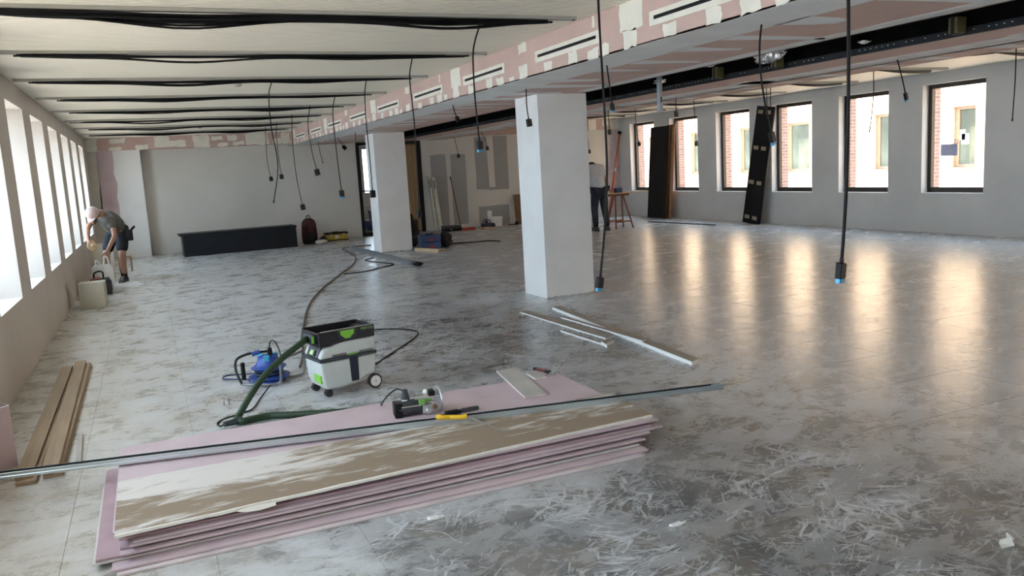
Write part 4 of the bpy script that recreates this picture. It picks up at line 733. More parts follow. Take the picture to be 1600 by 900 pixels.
# ================================================================= FAR END: COUNTER, BAGS, TOOLS
M['navy_lac'] = mat('lacquer_dark', (0.010,0.013,0.018), 0.45, spec=0.25, var=0.2, scale=2)
t = thing('counter_bench', 'long low dark counter with overhanging top before the pale end wall', 'bench', (0, 19.0, 0), 0.035)
MB().box(0.63,3.05,0.0,0.55,0.0,0.45).build('body', M['navy_lac'], t, bevel=0.004); MB().box(0.55,3.06,-0.02,0.58,0.45,0.495).build('top', M['navy_lac'], t, bevel=0.003); MB().box(0.615,0.632,-0.004,0.55,0.0,0.45).build('end_panel', M['dark_steel'], t, 0)
M['maroon'] = mat('canvas_maroon', (0.055,0.014,0.018), 0.85, var=0.3, scale=12, bump=0.4); M['canvas'] = mat('canvas_black', (0.018,0.018,0.02), 0.85, var=0.3, scale=12, bump=0.4)
t = thing('backpack', 'maroon and black backpack standing at the end of the dark counter', 'backpack', (3.45, 19.75, 0), 0.1)
b = MB(); pr = [(0.16,0.0),(0.19,0.05),(0.19,0.25),(0.175,0.40),(0.14,0.52),(0.08,0.575),(0.02,0.59)]; b.lathe(pr, 16, Matrix.Diagonal((1,0.72,1,1))); b.build('main_bag', M['maroon'], t)
b = MB(); b.lathe([(0.12,0.02),(0.14,0.06),(0.135,0.22),(0.08,0.28),(0.02,0.29)], 14, T(0.0,-0.09,0) @ Matrix.Diagonal((1,0.5,1,1))); b.build('front_pocket', M['canvas'], t)
b = MB(); b.lathe([(0.165,0.40),(0.175,0.44),(0.15,0.53),(0.09,0.585),(0.02,0.60)], 16, T(0,-0.005,0) @ Matrix.Diagonal((1.02,0.75,1,1))); b.build('top_flap', M['maroon'], t)
MB().tube(smooth_path([(-0.05,0,0.585),(-0.035,0,0.65),(0.0,0,0.665),(0.035,0,0.65),(0.05,0,0.585)]), 0.010, 6).build('grab_loop', M['canvas'], t)
for s in (-1,1): MB().tube(smooth_path([(0.08*s,-0.135,0.36),(0.085*s,-0.15,0.25),(0.09*s,-0.14,0.12)]), 0.012, 6).build('strap', M['canvas'], t)
M['yel_box'] = mat('box_yellow', (0.52,0.40,0.03), 0.45, var=0.15, scale=8)
t = thing('tool_box', 'yellow and black tool box on the floor by the pale end wall', 'tool box', (3.86, 19.88, 0), 0.02)
MB().taper((0.01,0.53,0.01,0.24),0.02,(0,0.54,0,0.25),0.15).build('body', M['yel_box'], t, bevel=0.006); MB().box(-0.005,0.545,-0.005,0.255,0.15,0.195).build('lid', M['black'], t, bevel=0.01, seg=2); MB().box(0.0,0.54,-0.004,0.25,0.0,0.022).build('foot_band', M['black'], t, 0)
for x in (0.09,0.40): MB().box(x,x+0.06,-0.012,0.0,0.08,0.165).build('clasp', M['grey_board'], t, bevel=0.003)
MB().box(0.22,0.31,-0.008,0.002,0.05,0.12).build('label_plate', M['white'], t, 0); MB().box(0.19,0.35,0.10,0.14,0.195,0.215).build('handle', M['black'], t, bevel=0.005)
crumple('work_cloth', 'crumpled pale cloth on the floor by the backpack', 'cloth', (3.66,19.42,0.045), (0.16,0.10,0.05), M['filler'], 11)
crumple('bunched_cloth', 'dark bunched cloth lying between backpack and yellow box', 'cloth', (3.74,19.62,0.075), (0.10,0.08,0.08), M['canvas'], 12)
# floor profiles beside the farther column
M['steel_grey'] = mat('steel_dull', (0.30,0.31,0.31), 0.45, 0.5, var=0.1, scale=8)
for i, (a, c, l) in enumerate((((3.80,17.35),(3.93,13.1),'left one of two long steel studs on the floor before the farther column'),((3.90,17.45),(4.03,13.14),'right one of two long steel studs on the floor before the farther column'))):
    a = Vector((*a,0)); c = Vector((*c,0)); d = c-a; t = thing('steel_stud', l, 'steel profile', a, math.atan2(d.y,d.x), 'steel studs on the floor')
    MB().box(0,d.length,-0.035,0.035,0.0,0.002).build('web', M['steel_grey'], t, 0)
    for s in (-1,1): MB().box(0,d.length,0.035*s-0.001,0.035*s+0.001,0,0.045).build('flange', M['steel_grey'], t, 0)
crumple('work_glove', 'black work glove lying on the end of the floor studs', 'glove', (4.0,13.0,0.03), (0.10,0.07,0.03), M['canvas'], 14)
# blue tool case, black coat, timber block
t = thing('tool_case', 'dark blue stackable tool case with red latches by the farther column', 'tool case', (4.88,15.50,0), -0.05)
MB().box(0,0.40,0,0.32,0.0,0.14).build('lower_case', M['blue_dark'], t, bevel=0.012, seg=2); MB().box(0,0.40,0,0.32,0.145,0.29).build('upper_case', M['blue_dark'], t, bevel=0.012, seg=2)
M['red'] = mat('plastic_red', (0.42,0.03,0.02), 0.4, var=0.1)
for z in (0.03,0.17): MB().box(0.16,0.25,-0.008,0.003,z,z+0.045).build('latch', M['red'], t, bevel=0.003)
MB().box(0.12,0.28,0.12,0.16,0.29,0.31).build('handle', M['black'], t, bevel=0.005)
crumple('work_bag', 'slouched black bag leaning on the blue tool case', 'bag', (5.45,15.68,0.15), (0.13,0.16,0.17), M['canvas'], 15)
crumple('work_jacket', 'black jacket heaped behind the blue tool case against the column', 'jacket', (4.98,16.45,0.32), (0.17,0.2,0.34), M['canvas'], 16)
t = thing('timber_block', 'pale timber batten frame on the floor before the blue tool case', 'timber', (4.80,15.25,0), 0.35); MB().box(0,0.06,-0.5,0.25,0,0.06).build('batten', M['wood_pale'], t, bevel=0.003); MB().box(0.06,0.22,-0.42,-0.36,0,0.035).build('cross_piece', M['wood'], t, 0)
# along the back wall
M['stud_pale'] = mat('stud_pale_green', (0.46,0.50,0.46), 0.4, 0.4, var=0.08, scale=6)
def lean(name, a, c, wx, th, m_, label, cat, group=None, hole=False):
    a = Vector(a); c = Vector(c); d = c-a; t = thing(name, label, cat, a, 0, group); t.rotation_mode = 'QUATERNION'; t.rotation_quaternion = d.to_track_quat('Z','Y'); h = d.length
    MB().box(-wx/2,wx/2,-th/2,th/2,0,h).build('length', m_, t, 0)
    if hole: MB().box(-0.012,0.012,-th/2-0.002,th/2+0.002,h*0.78,h*0.93).build('slot', M['black'], t, 0); MB().box(-wx/2-0.004,-wx/2,-th/2-0.02,th/2,0,h).build('flange', m_, t, 0); MB().box(wx/2,wx/2+0.004,-th/2-0.02,th/2,0,h).build('flange', m_, t, 0)
    return t
lean('leaning_stud', (6.73,20.02,0), (6.70,20.28,1.42), 0.07, 0.04, M['stud_pale'], 'left pale steel stud leaning on the back wall', 'steel profile', 'studs leaning on the back wall', True)
lean('leaning_stud', (6.84,20.0,0), (6.81,20.28,1.38), 0.09, 0.04, M['stud_pale'], 'right pale steel stud with a black slot leaning on the back wall', 'steel profile', 'studs leaning on the back wall', True)
t = thing('broom_stick', 'dark red stick leaning over the grey strip of the back wall', 'stick', (7.40,20.0,0)); MB().cyl((0,0,0.012),(-0.10,0.31,1.36),0.013,8).build('shaft', M['dark_red'], t); MB().cyl((0.001,-0.003,0.0),(-0.006,0.02,0.08),0.017,8).build('foot', M['black'], t); MB().cyl((-0.094,0.293,1.28),(-0.10,0.312,1.37),0.016,8).build('grip', M['black'], t)
t = thing('tool_case', 'black flat tool case on the floor before the back wall', 'tool case', (6.78,19.5,0), 0.02); MB().box(0,0.44,0,0.30,0,0.07).build('lower_shell', M['black'], t, bevel=0.01); MB().box(0,0.44,0,0.30,0.075,0.14).build('upper_shell', M['tool_grey'], t, bevel=0.01); MB().box(0.15,0.19,-0.006,0.002,0.04,0.07).build('latch', M['alu'], t, 0); MB().box(0.16,0.30,-0.03,-0.012,0.06,0.08).build('handle', M['black'], t, bevel=0.004)
t = thing('level_case', 'flat bright red level case beside the black tool case', 'tool case', (7.25,19.45,0), 0.03); MB().box(0,0.34,0,0.12,0,0.07).build('body', M['red'], t, bevel=0.006); MB().box(0.12,0.22,-0.004,0.002,0.02,0.05).build('latch', M['dark_red'], t, 0)
t = thing('timber_board', 'pale plywood piece on the floor before the white tub', 'timber', (7.72,19.2,0), 0.05); MB().box(0,0.36,0,0.22,0,0.03).build('board', M['wood_pale'], t, bevel=0.003); MB().box(0.02,0.2,0.05,0.15,0.03,0.05).build('batten', M['wood_pale'], t, bevel=0.003)
t = thing('wheeled_machine', 'dark machine with wheels like a small compressor by the white tub', 'machine', (7.84,19.62,0)); MB().box(0.03,0.32,0,0.18,0.03,0.12).build('body', M['blue_dark'], t, bevel=0.015, seg=2)
for x in (0.05,0.30): MB().lathe([(0.03,-0.012),(0.06,-0.01),(0.06,0.01),(0.03,0.012)], 18, T(x,-0.015,0.06) @ Matrix.Rotation(math.pi/2,4,'X')).build('wheel', M['rubber'], t)
MB().tube(smooth_path([(0.06,0.09,0.11),(0.08,0.09,0.19),(0.16,0.09,0.21),(0.24,0.09,0.19),(0.27,0.09,0.11)]), 0.012, 7).build('handle', M['black'], t); MB().cyl((0.16,0.09,0.12),(0.16,0.09,0.18),0.03,10).build('motor_cap', M['black'], t)
t = thing('mixing_tub', 'white rectangular plastic tub before the bare grey board strip', 'tub', (8.16,19.75,0)); MB().taper((0.02,0.30,0.02,0.22),0,(0,0.32,0,0.24),0.24).build('wall', M['white'], t, bevel=0.008); MB().box(-0.01,0.33,-0.01,0.25,0.24,0.255).build('rim', M['white'], t, bevel=0.004); MB().tube(smooth_path([(0.0,0.0,0.24),(0.08,-0.02,0.14),(0.16,-0.025,0.12),(0.24,-0.02,0.14),(0.32,0.0,0.24)]), 0.004, 6).build('bail', M['steel'], t)
t = thing('scrap_paper', 'sheet of white paper taped to the grey board strip above the tub', 'paper', (8.30,Y1-0.004,0.10)); MB().box(0,0.13,0,0.001,0,0.30).build('sheet', M['white'], t, 0); MB().box(0.04,0.09,-0.001,0,0.285,0.305).build('tape', M['filler'], t, 0)
t = thing('mixing_rod', 'black mixing rod with a paddle on the floor right of the tub', 'mixer rod', (8.62,19.7,0.03)); MB().cyl((0,0,0),(0.62,0.05,0),0.012,8).build('shaft', M['black'], t); MB().lathe([(0.02,-0.03),(0.055,-0.025),(0.055,0.025),(0.02,0.03)], 16, T(0.25,0.02,0.025) @ Matrix.Rotation(math.pi/2,4,'Y')).build('paddle', M['black'], t)
lean('leaning_board', (9.15,20.12,0), (9.16,20.27,0.78), 0.22, 0.03, M['wood_dark'], 'brown board leaning on the back wall next to the nearer column', 'board')
# corner: red prop, trestle, leaning panels
M['prop_red'] = mat('prop_orange_red', (0.45,0.085,0.035), 0.45, var=0.12)
t = thing('wall_prop', 'long orange red telescopic prop leaning into the far corner', 'prop', (11.70,19.72,0)); e = Vector((0.545,0.18,2.33)); MB().cyl((0,0,0),e*0.55,0.032,10).build('outer_tube', M['prop_red'], t); MB().cyl(e*0.55,e*0.98,0.024,10).build('inner_tube', M['prop_red'], t); MB().cyl(e*0.97,e,0.05,10).build('head_plate', M['black'], t); MB().cyl(e*0.53,e*0.57,0.042,10).build('collar', M['alu'], t); MB().lathe([(0.06,0),(0.06,0.012),(0.035,0.02)],12).build('foot_plate', M['prop_red'], t)
M['trestle'] = mat('trestle_wood', (0.20,0.075,0.03), 0.55, var=0.15, scale=6)
t = thing('trestle', 'reddish wooden trestle the bending worker leans over', 'trestle', (9.83,16.12,0))
MB().box(-0.26,0.26,-0.035,0.035,0.74,0.79).build('top_beam', M['trestle'], t, bevel=0.004)
for sx_ in (-1,1):
    for sy in (-1,1): MB().cyl((0.06*sx_+0.04*sx_,0.03*sy,0.75),(0.23*sx_,0.22*sy,0.0),0.018,8).build('leg', M['trestle'], t)
for sy in (-1,1): MB().box(-0.20,0.20,0.18*sy-0.012,0.18*sy+0.012,0.14,0.18).build('brace', M['trestle'], t, 0)
o = tag(MB().box(9.35,10.55,16.0,16.24,0.79,0.812).build('work_plank', M['wood_pale'], smooth=0, bevel=0.002), 'thin plank laid over the reddish trestle', 'plank')
t = thing('parts_box', 'small dark blue box standing on the trestle plank', 'box', (9.74,16.06,0.812)); MB().box(0,0.16,0,0.12,0,0.09).build('body', M['blue_dark'], t, bevel=0.004); MB().box(-0.004,0.164,-0.004,0.124,0.09,0.105).build('lid', M['blue'], t, bevel=0.003)
M['panel_black'] = mat('panel_black', (0.008,0.008,0.009), 0.6, spec=0.15, var=0.25, scale=3)
t = thing('leaning_sheet', 'wide black panel leaning against the wall between the farthest windows', 'panel', (12.04,17.9,0)); t.rotation_euler = (0, math.radians(4.6), math.radians(-4))
MB().box(-0.02,0.0,-0.45,0.45,0,2.34).build('black_face', M['panel_black'], t, 0); MB().box(0.0,0.018,-0.45,0.45,0,2.34).build('back_board', M['wood'], t, 0)
t = thing('leaning_sheet', 'narrow brown panel standing behind the wide black one, only its edge showing', 'panel', (12.075,17.42,0)); t.rotation_euler = (0, math.radians(4.6), math.radians(-3)); MB().box(-0.012,0.012,-0.14,0.22,0,2.36).build('face', M['trestle'], t, 0); MB().box(-0.0125,-0.012,-0.13,-0.03,0,2.3).build('edge_strip', M['wood'], t, 0)
t = thing('leaning_sheet', 'tilted narrow black panel with pale pads leaning between two windows', 'panel', (12.03,14.23,0)); t.rotation_euler = (math.radians(6.8), math.radians(4.8), math.radians(-3))
MB().box(-0.025,0.0,-0.29,0.29,0,2.52).build('black_face', M['panel_black'], t, 0); MB().box(0.0,0.012,-0.29,0.29,0,2.52).build('back_board', M['tool_grey'], t, 0)
M['pad'] = mat('pad_tan', (0.34,0.28,0.20), 0.8, var=0.1)
for z in (0.10,0.86,1.60,2.36):
    for y in (-0.19,0.07): MB().box(-0.029,-0.025,y,y+0.16,z,z+0.08).build('pale_pad', M['pad'], t, 0)
plank('floor_strip', (11.17,16.95), (11.40,14.68), 0.05, 0, 0.02, M['dark_steel'], 'thin dark strip lying on the floor below the court windows', None, 'strip')
# notice on the nearest court window
M['sheet_blue'] = mat('sheet_blue_grey', (0.50,0.52,0.72), 0.8, var=0.05)
t = thing('notice_sheet', 'blue grey notice stuck on the glass of the nearest court window', 'notice', (12.478,0,0)); MB().box(0,0.0015,9.60,9.92,1.30,1.495).build('sheet', M['sheet_blue'], t, 0)
def text_mesh(body, size, m_, mtx, name, parent):
    c = bpy.data.curves.new(name, 'FONT'); c.body = body; c.size = size; c.extrude = 0.0006; to = bpy.data.objects.new('tmp', c); COL.objects.link(to); bpy.context.view_layer.update()
    me = bpy.data.meshes.new_from_object(to.evaluated_get(bpy.context.evaluated_depsgraph_get())); bpy.data.objects.remove(to); me.transform(mtx); me.materials.clear(); me.materials.append(m_); o = bpy.data.objects.new(name, me); COL.objects.link(o); o.parent = parent; return o
text_mesh('22', 0.10, M['blue'], T(0.0005,9.68,1.50) @ Matrix(((0,0,-1,0),(-1,0,0,0),(0,1,0,0),(0,0,0,1))), 'printed_number', t)
for i, (y, z) in enumerate(((16.42,1.55),(16.30,1.43))): MB().box(FX+0.150,FX+0.154,y,y+0.24,z,z+0.30).build('paper_notice', M['white'], fac, 0)
# floor scraps
t = thing('paper_scrap', 'crumpled pale scrap of paper on the floor at the right edge', 'scrap', (2.86,1.95,0)); MB().add([(-0.03,0,0.0),(0.03,-0.01,0.0),(0.05,0.02,0.02),(0.0,0.03,0.015),(0.02,0.0,0.035),(-0.02,0.02,0.01)], [(0,1,5),(1,2,4),(4,2,3),(1,4,5),(4,3,5)]).build('sheet', M['filler'], t, 0); MB().add([(0.03,0.02,0.0),(0.06,0.01,0.01),(0.055,0.045,0.03)], [(0,1,2)]).build('torn_corner', M['white'], t, 0)
for i, (x, y) in enumerate(((0.335,5.94),(0.37,5.965))):
    t = thing('floor_screw', ('left' if i == 0 else 'right') + ' one of two screws standing head down on the floor', 'screw', (x,y,0), 0, 'screws on the floor'); MB().lathe([(0.007,0),(0.007,0.003),(0.003,0.006)], 10).build('head', M['alu'], t); MB().cyl((0,0,0.005),(0.004,0,0.055),0.0028,6,0.001).build('shank', M['dark_steel'], t)
for x, y, l in ((1.02,3.36,'white chip of plaster on the floor close to the stack front'),(1.9,2.75,'white crumb of plaster on the dark scratched floor')):
    t = thing('plaster_chip', l, 'plaster chip', (x, y, 0)); MB().prism(rag(rect(-0.025,0.025,-0.010,0.010), 0.005, 2), 0, 0.008).build('lump', M['white'], t, 0); MB().prism(rag(rect(0.03,0.05,-0.008,0.008), 0.004, 2), 0, 0.005).build('flake', M['white'], t, 0)
# ================================================================= LEFT WORKER'S THINGS
M['carton'] = mat('carton_beige', (0.50,0.47,0.37), 0.8, var=0.06, scale=4); M['plastic_bag'] = mat('bag_white', (0.72,0.73,0.72), 0.45, var=0.06, scale=8, bump=0.5, bscale=14)
t = thing('carton', 'beige square carton on the floor against the left wall', 'box', (-0.955,12.0,0), -0.03); MB().box(0,0.31,0,0.34,0,0.335).build('body', M['carton'], t, bevel=0.006); MB().box(0.045,0.06,-0.002,0.34,0,0.336).build('side_seam', M['grey_board'], t, 0); MB().box(-0.003,0.313,-0.003,0.17,0.335,0.340).build('flap', M['carton'], t, 0); MB().box(-0.003,0.313,0.173,0.343,0.335,0.338).build('flap', M['carton'], t, 0)
t = thing('tool_bag', 'black and blue open tool bag between carton and white bag', 'tool bag', (-0.92,13.45,0), 0.05); b = MB(); b.taper((0,0.30,0,0.42),0,(0.01,0.29,0.0,0.42),0.22); b.build('body', M['canvas'], t, bevel=0.012, seg=2); MB().box(0.29,0.31,0.05,0.37,0.05,0.19).build('side_pocket', M['blue_dark'], t, bevel=0.006)
MB().tube(smooth_path([(0.08,0.1,0.21),(0.08,0.12,0.31),(0.14,0.2,0.34),(0.2,0.3,0.31),(0.2,0.32,0.21)]), 0.012, 7).build('handle', M['black'], t); MB().box(0.02,0.16,0.05,0.35,0.21,0.25).build('dark_red_roll', M['dark_red'], t, bevel=0.01)
t = thing('carrier_bag', 'white plastic carrier bag held open by the stooping worker', 'bag', (-0.765,14.42,0))
b = MB(); prof = [(0.05,0.0),(0.13,0.01),(0.155,0.12),(0.16,0.24),(0.145,0.33),(0.12,0.37)]; b.lathe(prof, 18, Matrix.Diagonal((1,0.7,1,1))); rnd = random.Random(2); b.v = [(x*rnd.uniform(0.92,1.08), y*rnd.uniform(0.9,1.1), z+rnd.uniform(-0.008,0.008)) for x, y, z in b.v]; b.v = [(x,y,max(z,0)) for x,y,z in b.v]; b.build('bag_body', M['plastic_bag'], t, smooth=50)
for s, c in ((-1,0.44),(1,0.50)): MB().tube(smooth_path([(0.06*s-0.035,-0.03,0.35),(0.065*s-0.02,-0.02,c-0.02),(0.065*s,-0.0,c),(0.065*s+0.025,-0.02,c-0.03),(0.06*s+0.04,-0.03,0.35)]), 0.014, 7).build('loop_handle', M['plastic_bag'], t)
o = MB(); o.prism(rag([(-0.64,14.2),(-0.26,14.15),(-0.22,14.5),(-0.40,15.35),(-0.62,15.2)], 0.03, 4), 0.0, 0.004); tag(o.build('dust_sheet', M['plastic_bag'], smooth=0), 'white sheet on the floor under the stooping worker', 'sheet')
t = thing('step_stool', 'small wooden step stool behind the stooping worker', 'stool', (-0.50,17.0,0)); MB().box(-0.12,0.12,-0.1,0.1,0.26,0.29).build('seat', M['wood'], t, bevel=0.004)
for x in (-0.1,0.1):
    for y in (-0.08,0.08): MB().box(x-0.014,x+0.014,y-0.014,y+0.014,0,0.26).build('leg', M['wood'], t, 0)
t = thing('sill_cup', 'small clear jar on the left window sill beside the worker', 'jar', (-1.2,14.5,0.654)); MB().lathe([(0.03,0),(0.034,0.01),(0.034,0.07),(0.028,0.08)], 14).build('jar', M['fglass'], t); MB().lathe([(0.031,0.08),(0.031,0.09)], 14).build('lid', M['dark_steel'], t)
lean('cream_panel', (-0.82,15.75,0), (-0.82,15.95,0.62), 0.36, 0.03, M['carton'], 'cream board propped behind the stooping worker', 'board')

# ================================================================= PEOPLE
def skin(name, J, E, root, m_, parent, sub=2, sm=True):
    ks = list(J); idx = {k: i for i, k in enumerate(ks)}
    me = bpy.data.meshes.new(name); me.from_pydata([J[k][0] for k in ks], [(idx[a], idx[c]) for a, c in E], [])
    o = bpy.data.objects.new(name, me); COL.objects.link(o)
    o.modifiers.new('skin', 'SKIN').use_smooth_shade = True; o.modifiers.new('sub', 'SUBSURF').levels = sub
    sv = me.skin_vertices[0].data if me.skin_vertices else None
    if sv is None: me.skin_vertices.new(); sv = me.skin_vertices[0].data
    for k in ks:
        r = J[k][1]; sv[idx[k]].radius = r if isinstance(r, tuple) else (r, r); sv[idx[k]].use_root = (k == root)
    bpy.context.view_layer.update(); ev = o.evaluated_get(bpy.context.evaluated_depsgraph_get()); nm = bpy.data.meshes.new_from_object(ev)
    bpy.data.objects.remove(o); nm.name = name; nm.materials.clear(); nm.materials.append(m_); nm.shade_smooth()
    o = bpy.data.objects.new(name, nm); COL.objects.link(o); o.parent = parent; return o
M['skin'] = mat('skin', (0.36,0.20,0.135), 0.55, var=0.08, scale=10); M['tee_grey'] = mat('tee_grey_green', (0.12,0.12,0.11), 0.85, var=0.12, scale=10, bump=0.3, bscale=18); M['tee_light'] = mat('tee_light_grey', (0.52,0.52,0.53), 0.85, var=0.08, scale=8, bump=0.3, bscale=14)
M['shorts'] = mat('shorts_navy', (0.012,0.015,0.024), 0.85, var=0.3, scale=9, bump=0.3, bscale=16); M['cap'] = mat('cap_pink_white', (0.58,0.47,0.46), 0.8, var=0.15, scale=9); M['jeans'] = mat('jeans_dark', (0.013,0.016,0.028), 0.85, var=0.4, scale=8, bump=0.3, bscale=16)
M['hair'] = mat('hair_dark', (0.03,0.022,0.018), 0.7, var=0.3); M['boot'] = mat('boot', (0.05,0.05,0.05), 0.7, var=0.2)
def hand(J, E, base, wrist, fwd, side, curl, pre, s=1.0):
    """palm vertex chain and five fingers of different lengths; fwd = direction of the fingers, side = towards the thumb, curl = direction they bend"""
    fwd = Vector(fwd).normalized(); side = Vector(side).normalized(); curl = Vector(curl).normalized(); w = Vector(wrist)
    J[pre+'palm'] = (w + fwd*0.05*s, (0.022*s, 0.038*s)); E.append((base, pre+'palm'))
    for i, (off, ln) in enumerate(((0.030,0.070),(0.010,0.080),(-0.010,0.075),(-0.030,0.058))):
        k = w + fwd*0.088*s + side*off*s; J[pre+'k%d' % i] = (k, 0.0100*s); E.append((pre+'palm', pre+'k%d' % i))
        m1 = k + (fwd*0.75+curl*0.6)*ln*0.5*s; m2 = m1 + (fwd*0.25+curl*0.95)*ln*0.5*s
        J[pre+'m%d' % i] = (m1, 0.0090*s); J[pre+'t%d' % i] = (m2, 0.0075*s); E += [(pre+'k%d' % i, pre+'m%d' % i), (pre+'m%d' % i, pre+'t%d' % i)]
    a = w + fwd*0.035*s + side*0.042*s; c = a + (fwd*0.6+side*0.5+curl*0.3)*0.040*s; e = c + (fwd*0.7+curl*0.6)*0.030*s
    J[pre+'a'] = (a, 0.012*s); J[pre+'b'] = (c, 0.010*s); J[pre+'c'] = (e, 0.008*s); E += [(pre+'palm', pre+'a'), (pre+'a', pre+'b'), (pre+'b', pre+'c')]
def ear_face(parent, c, fwd, upv, r, skinm):
    pass
# worker stooping by the left windows
P = thing('person', 'worker in grey tee and cap stooping over a white bag by the left windows', 'person', (-0.60, 15.0, 0))
def L3(x, y, z): return (x+0.60, y-15.0, z)
J = {'pel': (L3(-0.50,15.22,0.86),0.105), 'spine': (L3(-0.55,15.10,1.00),0.10), 'chest': (L3(-0.63,14.95,1.11),0.105), 'neck0': (L3(-0.70,14.84,1.17),0.065), 'neck': (L3(-0.745,14.79,1.18),0.055), 'head0': (L3(-0.785,14.745,1.17),0.085), 'head': (L3(-0.82,14.70,1.155),0.092), 'jaw': (L3(-0.825,14.665,1.09),0.055),
 'shA': (L3(-0.80,14.98,1.14),0.05), 'elA': (L3(-0.93,14.86,0.93),0.042), 'wrA': (L3(-0.925,14.66,0.78),0.030),
 'shB': (L3(-0.56,14.80,1.07),0.05), 'elB': (L3(-0.535,14.66,0.80),0.044), 'wrB': (L3(-0.665,14.52,0.575),0.030),
 'hipB': (L3(-0.44,15.13,0.82),0.085), 'knB': (L3(-0.475,14.98,0.46),0.062), 'calfB': (L3(-0.48,15.03,0.30),0.058), 'anB': (L3(-0.485,15.08,0.09),0.038), 'toeB': (L3(-0.53,14.94,0.035),0.034),
 'hipA': (L3(-0.60,15.30,0.82),0.085), 'knA': (L3(-0.72,15.10,0.47),0.062), 'calfA': (L3(-0.73,15.18,0.30),0.058), 'anA': (L3(-0.74,15.27,0.09),0.038), 'toeA': (L3(-0.80,15.14,0.035),0.034)}
E_ = [('pel','spine'),('spine','chest'),('chest','neck0'),('neck0','neck'),('neck','head0'),('head0','head'),('head','jaw'),('chest','shA'),('shA','elA'),('elA','wrA'),('chest','shB'),('shB','elB'),('elB','wrB'),('pel','hipB'),('hipB','knB'),('knB','calfB'),('calfB','anB'),('anB','toeB'),('pel','hipA'),('hipA','knA'),('knA','calfA'),('calfA','anA'),('anA','toeA')]
hand(J, E_, 'wrA', J['wrA'][0], (0.15,-0.5,-0.8), (0.9,-0.2,0.3), (0.6,0.1,-0.6), 'ha'); hand(J, E_, 'wrB', J['wrB'][0], (-0.3,-0.25,-0.9), (-0.7,-0.5,0.2), (-0.6,0.3,-0.5), 'hb')
skin('body', J, E_, 'pel', M['skin'], P)
Jt = {'w': (Vector(J['pel'][0])+Vector((0.02,0.02,-0.03)),0.175), 'spine': (J['spine'][0],0.160), 'chest': (J['chest'][0],0.172), 'n': (J['neck0'][0],0.105), 'shA': (J['shA'][0],0.098), 'uA': (Vector(J['shA'][0]).lerp(Vector(J['elA'][0]),0.62),0.068), 'shB': (J['shB'][0],0.098), 'uB': (Vector(J['shB'][0]).lerp(Vector(J['elB'][0]),0.62),0.070)}
skin('tee_shirt', Jt, [('w','spine'),('spine','chest'),('chest','n'),('chest','shA'),('shA','uA'),('chest','shB'),('shB','uB')], 'chest', M['tee_grey'], P)
Js = {'w': (Vector(J['pel'][0])+Vector((0,0,0.04)),0.155), 'p': (J['pel'][0],0.162), 'hA': (J['hipA'][0],0.125), 'kA': (Vector(J['hipA'][0]).lerp(Vector(J['knA'][0]),0.93),0.088), 'hB': (J['hipB'][0],0.125), 'kB': (Vector(J['hipB'][0]).lerp(Vector(J['knB'][0]),0.93),0.092)}
skin('shorts', Js, [('w','p'),('p','hA'),('hA','kA'),('p','hB'),('hB','kB')], 'p', M['shorts'], P)
fwd = Vector((-0.25,-0.62,-0.74)).normalized(); hc = Vector(J['head'][0]) + Vector((0.005,0.01,0.025))
Zc = Vector((-0.35,-0.55,0.75)).normalized(); Fc = frame(hc, fwd, z=Zc)
cp_ = MB(); cp_.lathe([(0.108,-0.01),(0.110,0.02),(0.100,0.06),(0.072,0.092),(0.03,0.107),(0.005,0.110)], 20, Fc); capo = cp_.build('cap', M['cap'], P, smooth=60)
MB().prism([(0.08,-0.075),(0.15,-0.055),(0.178,0.0),(0.15,0.055),(0.08,0.075)], -0.008, 0.002, Fc).build('peak', M['cap'], capo, bevel=0.002)
MB().ball(tuple(hc + Zc*0.108), 0.009, 6).build('button', M['cap'], capo)
fc = MB(); jw = Vector(J['jaw'][0]); hd = Vector(J['head'][0])
face_f = frame(hd, fwd, z=Zc)
MB().tube([face_f @ Vector((0.085,0,-0.02)), face_f @ Vector((0.112,0,-0.055)), face_f @ Vector((0.09,0,-0.065))], [0.010,0.016,0.010], 8).build('nose', M['skin'], P)
for s in (-1,1):
    MB().ball(tuple(face_f @ Vector((0.082,0.034*s,-0.028))), 0.013, 8).build('eye', M['hair'], P); MB().ball(tuple(face_f @ Vector((0.0,0.098*s,-0.04))), 0.028, 8, (0.6,0.6,1)).build('ear', M['skin'], P)
MB().ball(tuple(face_f @ Vector((0.085,0,-0.092))), 0.022, 8, (0.5,1,0.4)).build('mouth', M['dark_red'], P)
for k in ('A','B'):
    a = Vector(J['an'+k][0]); tq = Vector(J['toe'+k][0]); MB().tube([a+Vector((0,0.01,0.14)), a+Vector((0,0,0.05)), a+Vector((0,0,-0.02))], [0.056,0.052,0.050], 10).build('sock', M['black'], P)
    d = (tq-a); d.z = 0; d.normalize(); F = frame(Vector((a.x,a.y,0)), d); sh = MB(); sh.taper((-0.075,0.21,-0.05,0.05),0.0,(-0.065,0.10,-0.042,0.042),0.095,F); sh.build('shoe', M['boot'], P, bevel=0.022, seg=3)
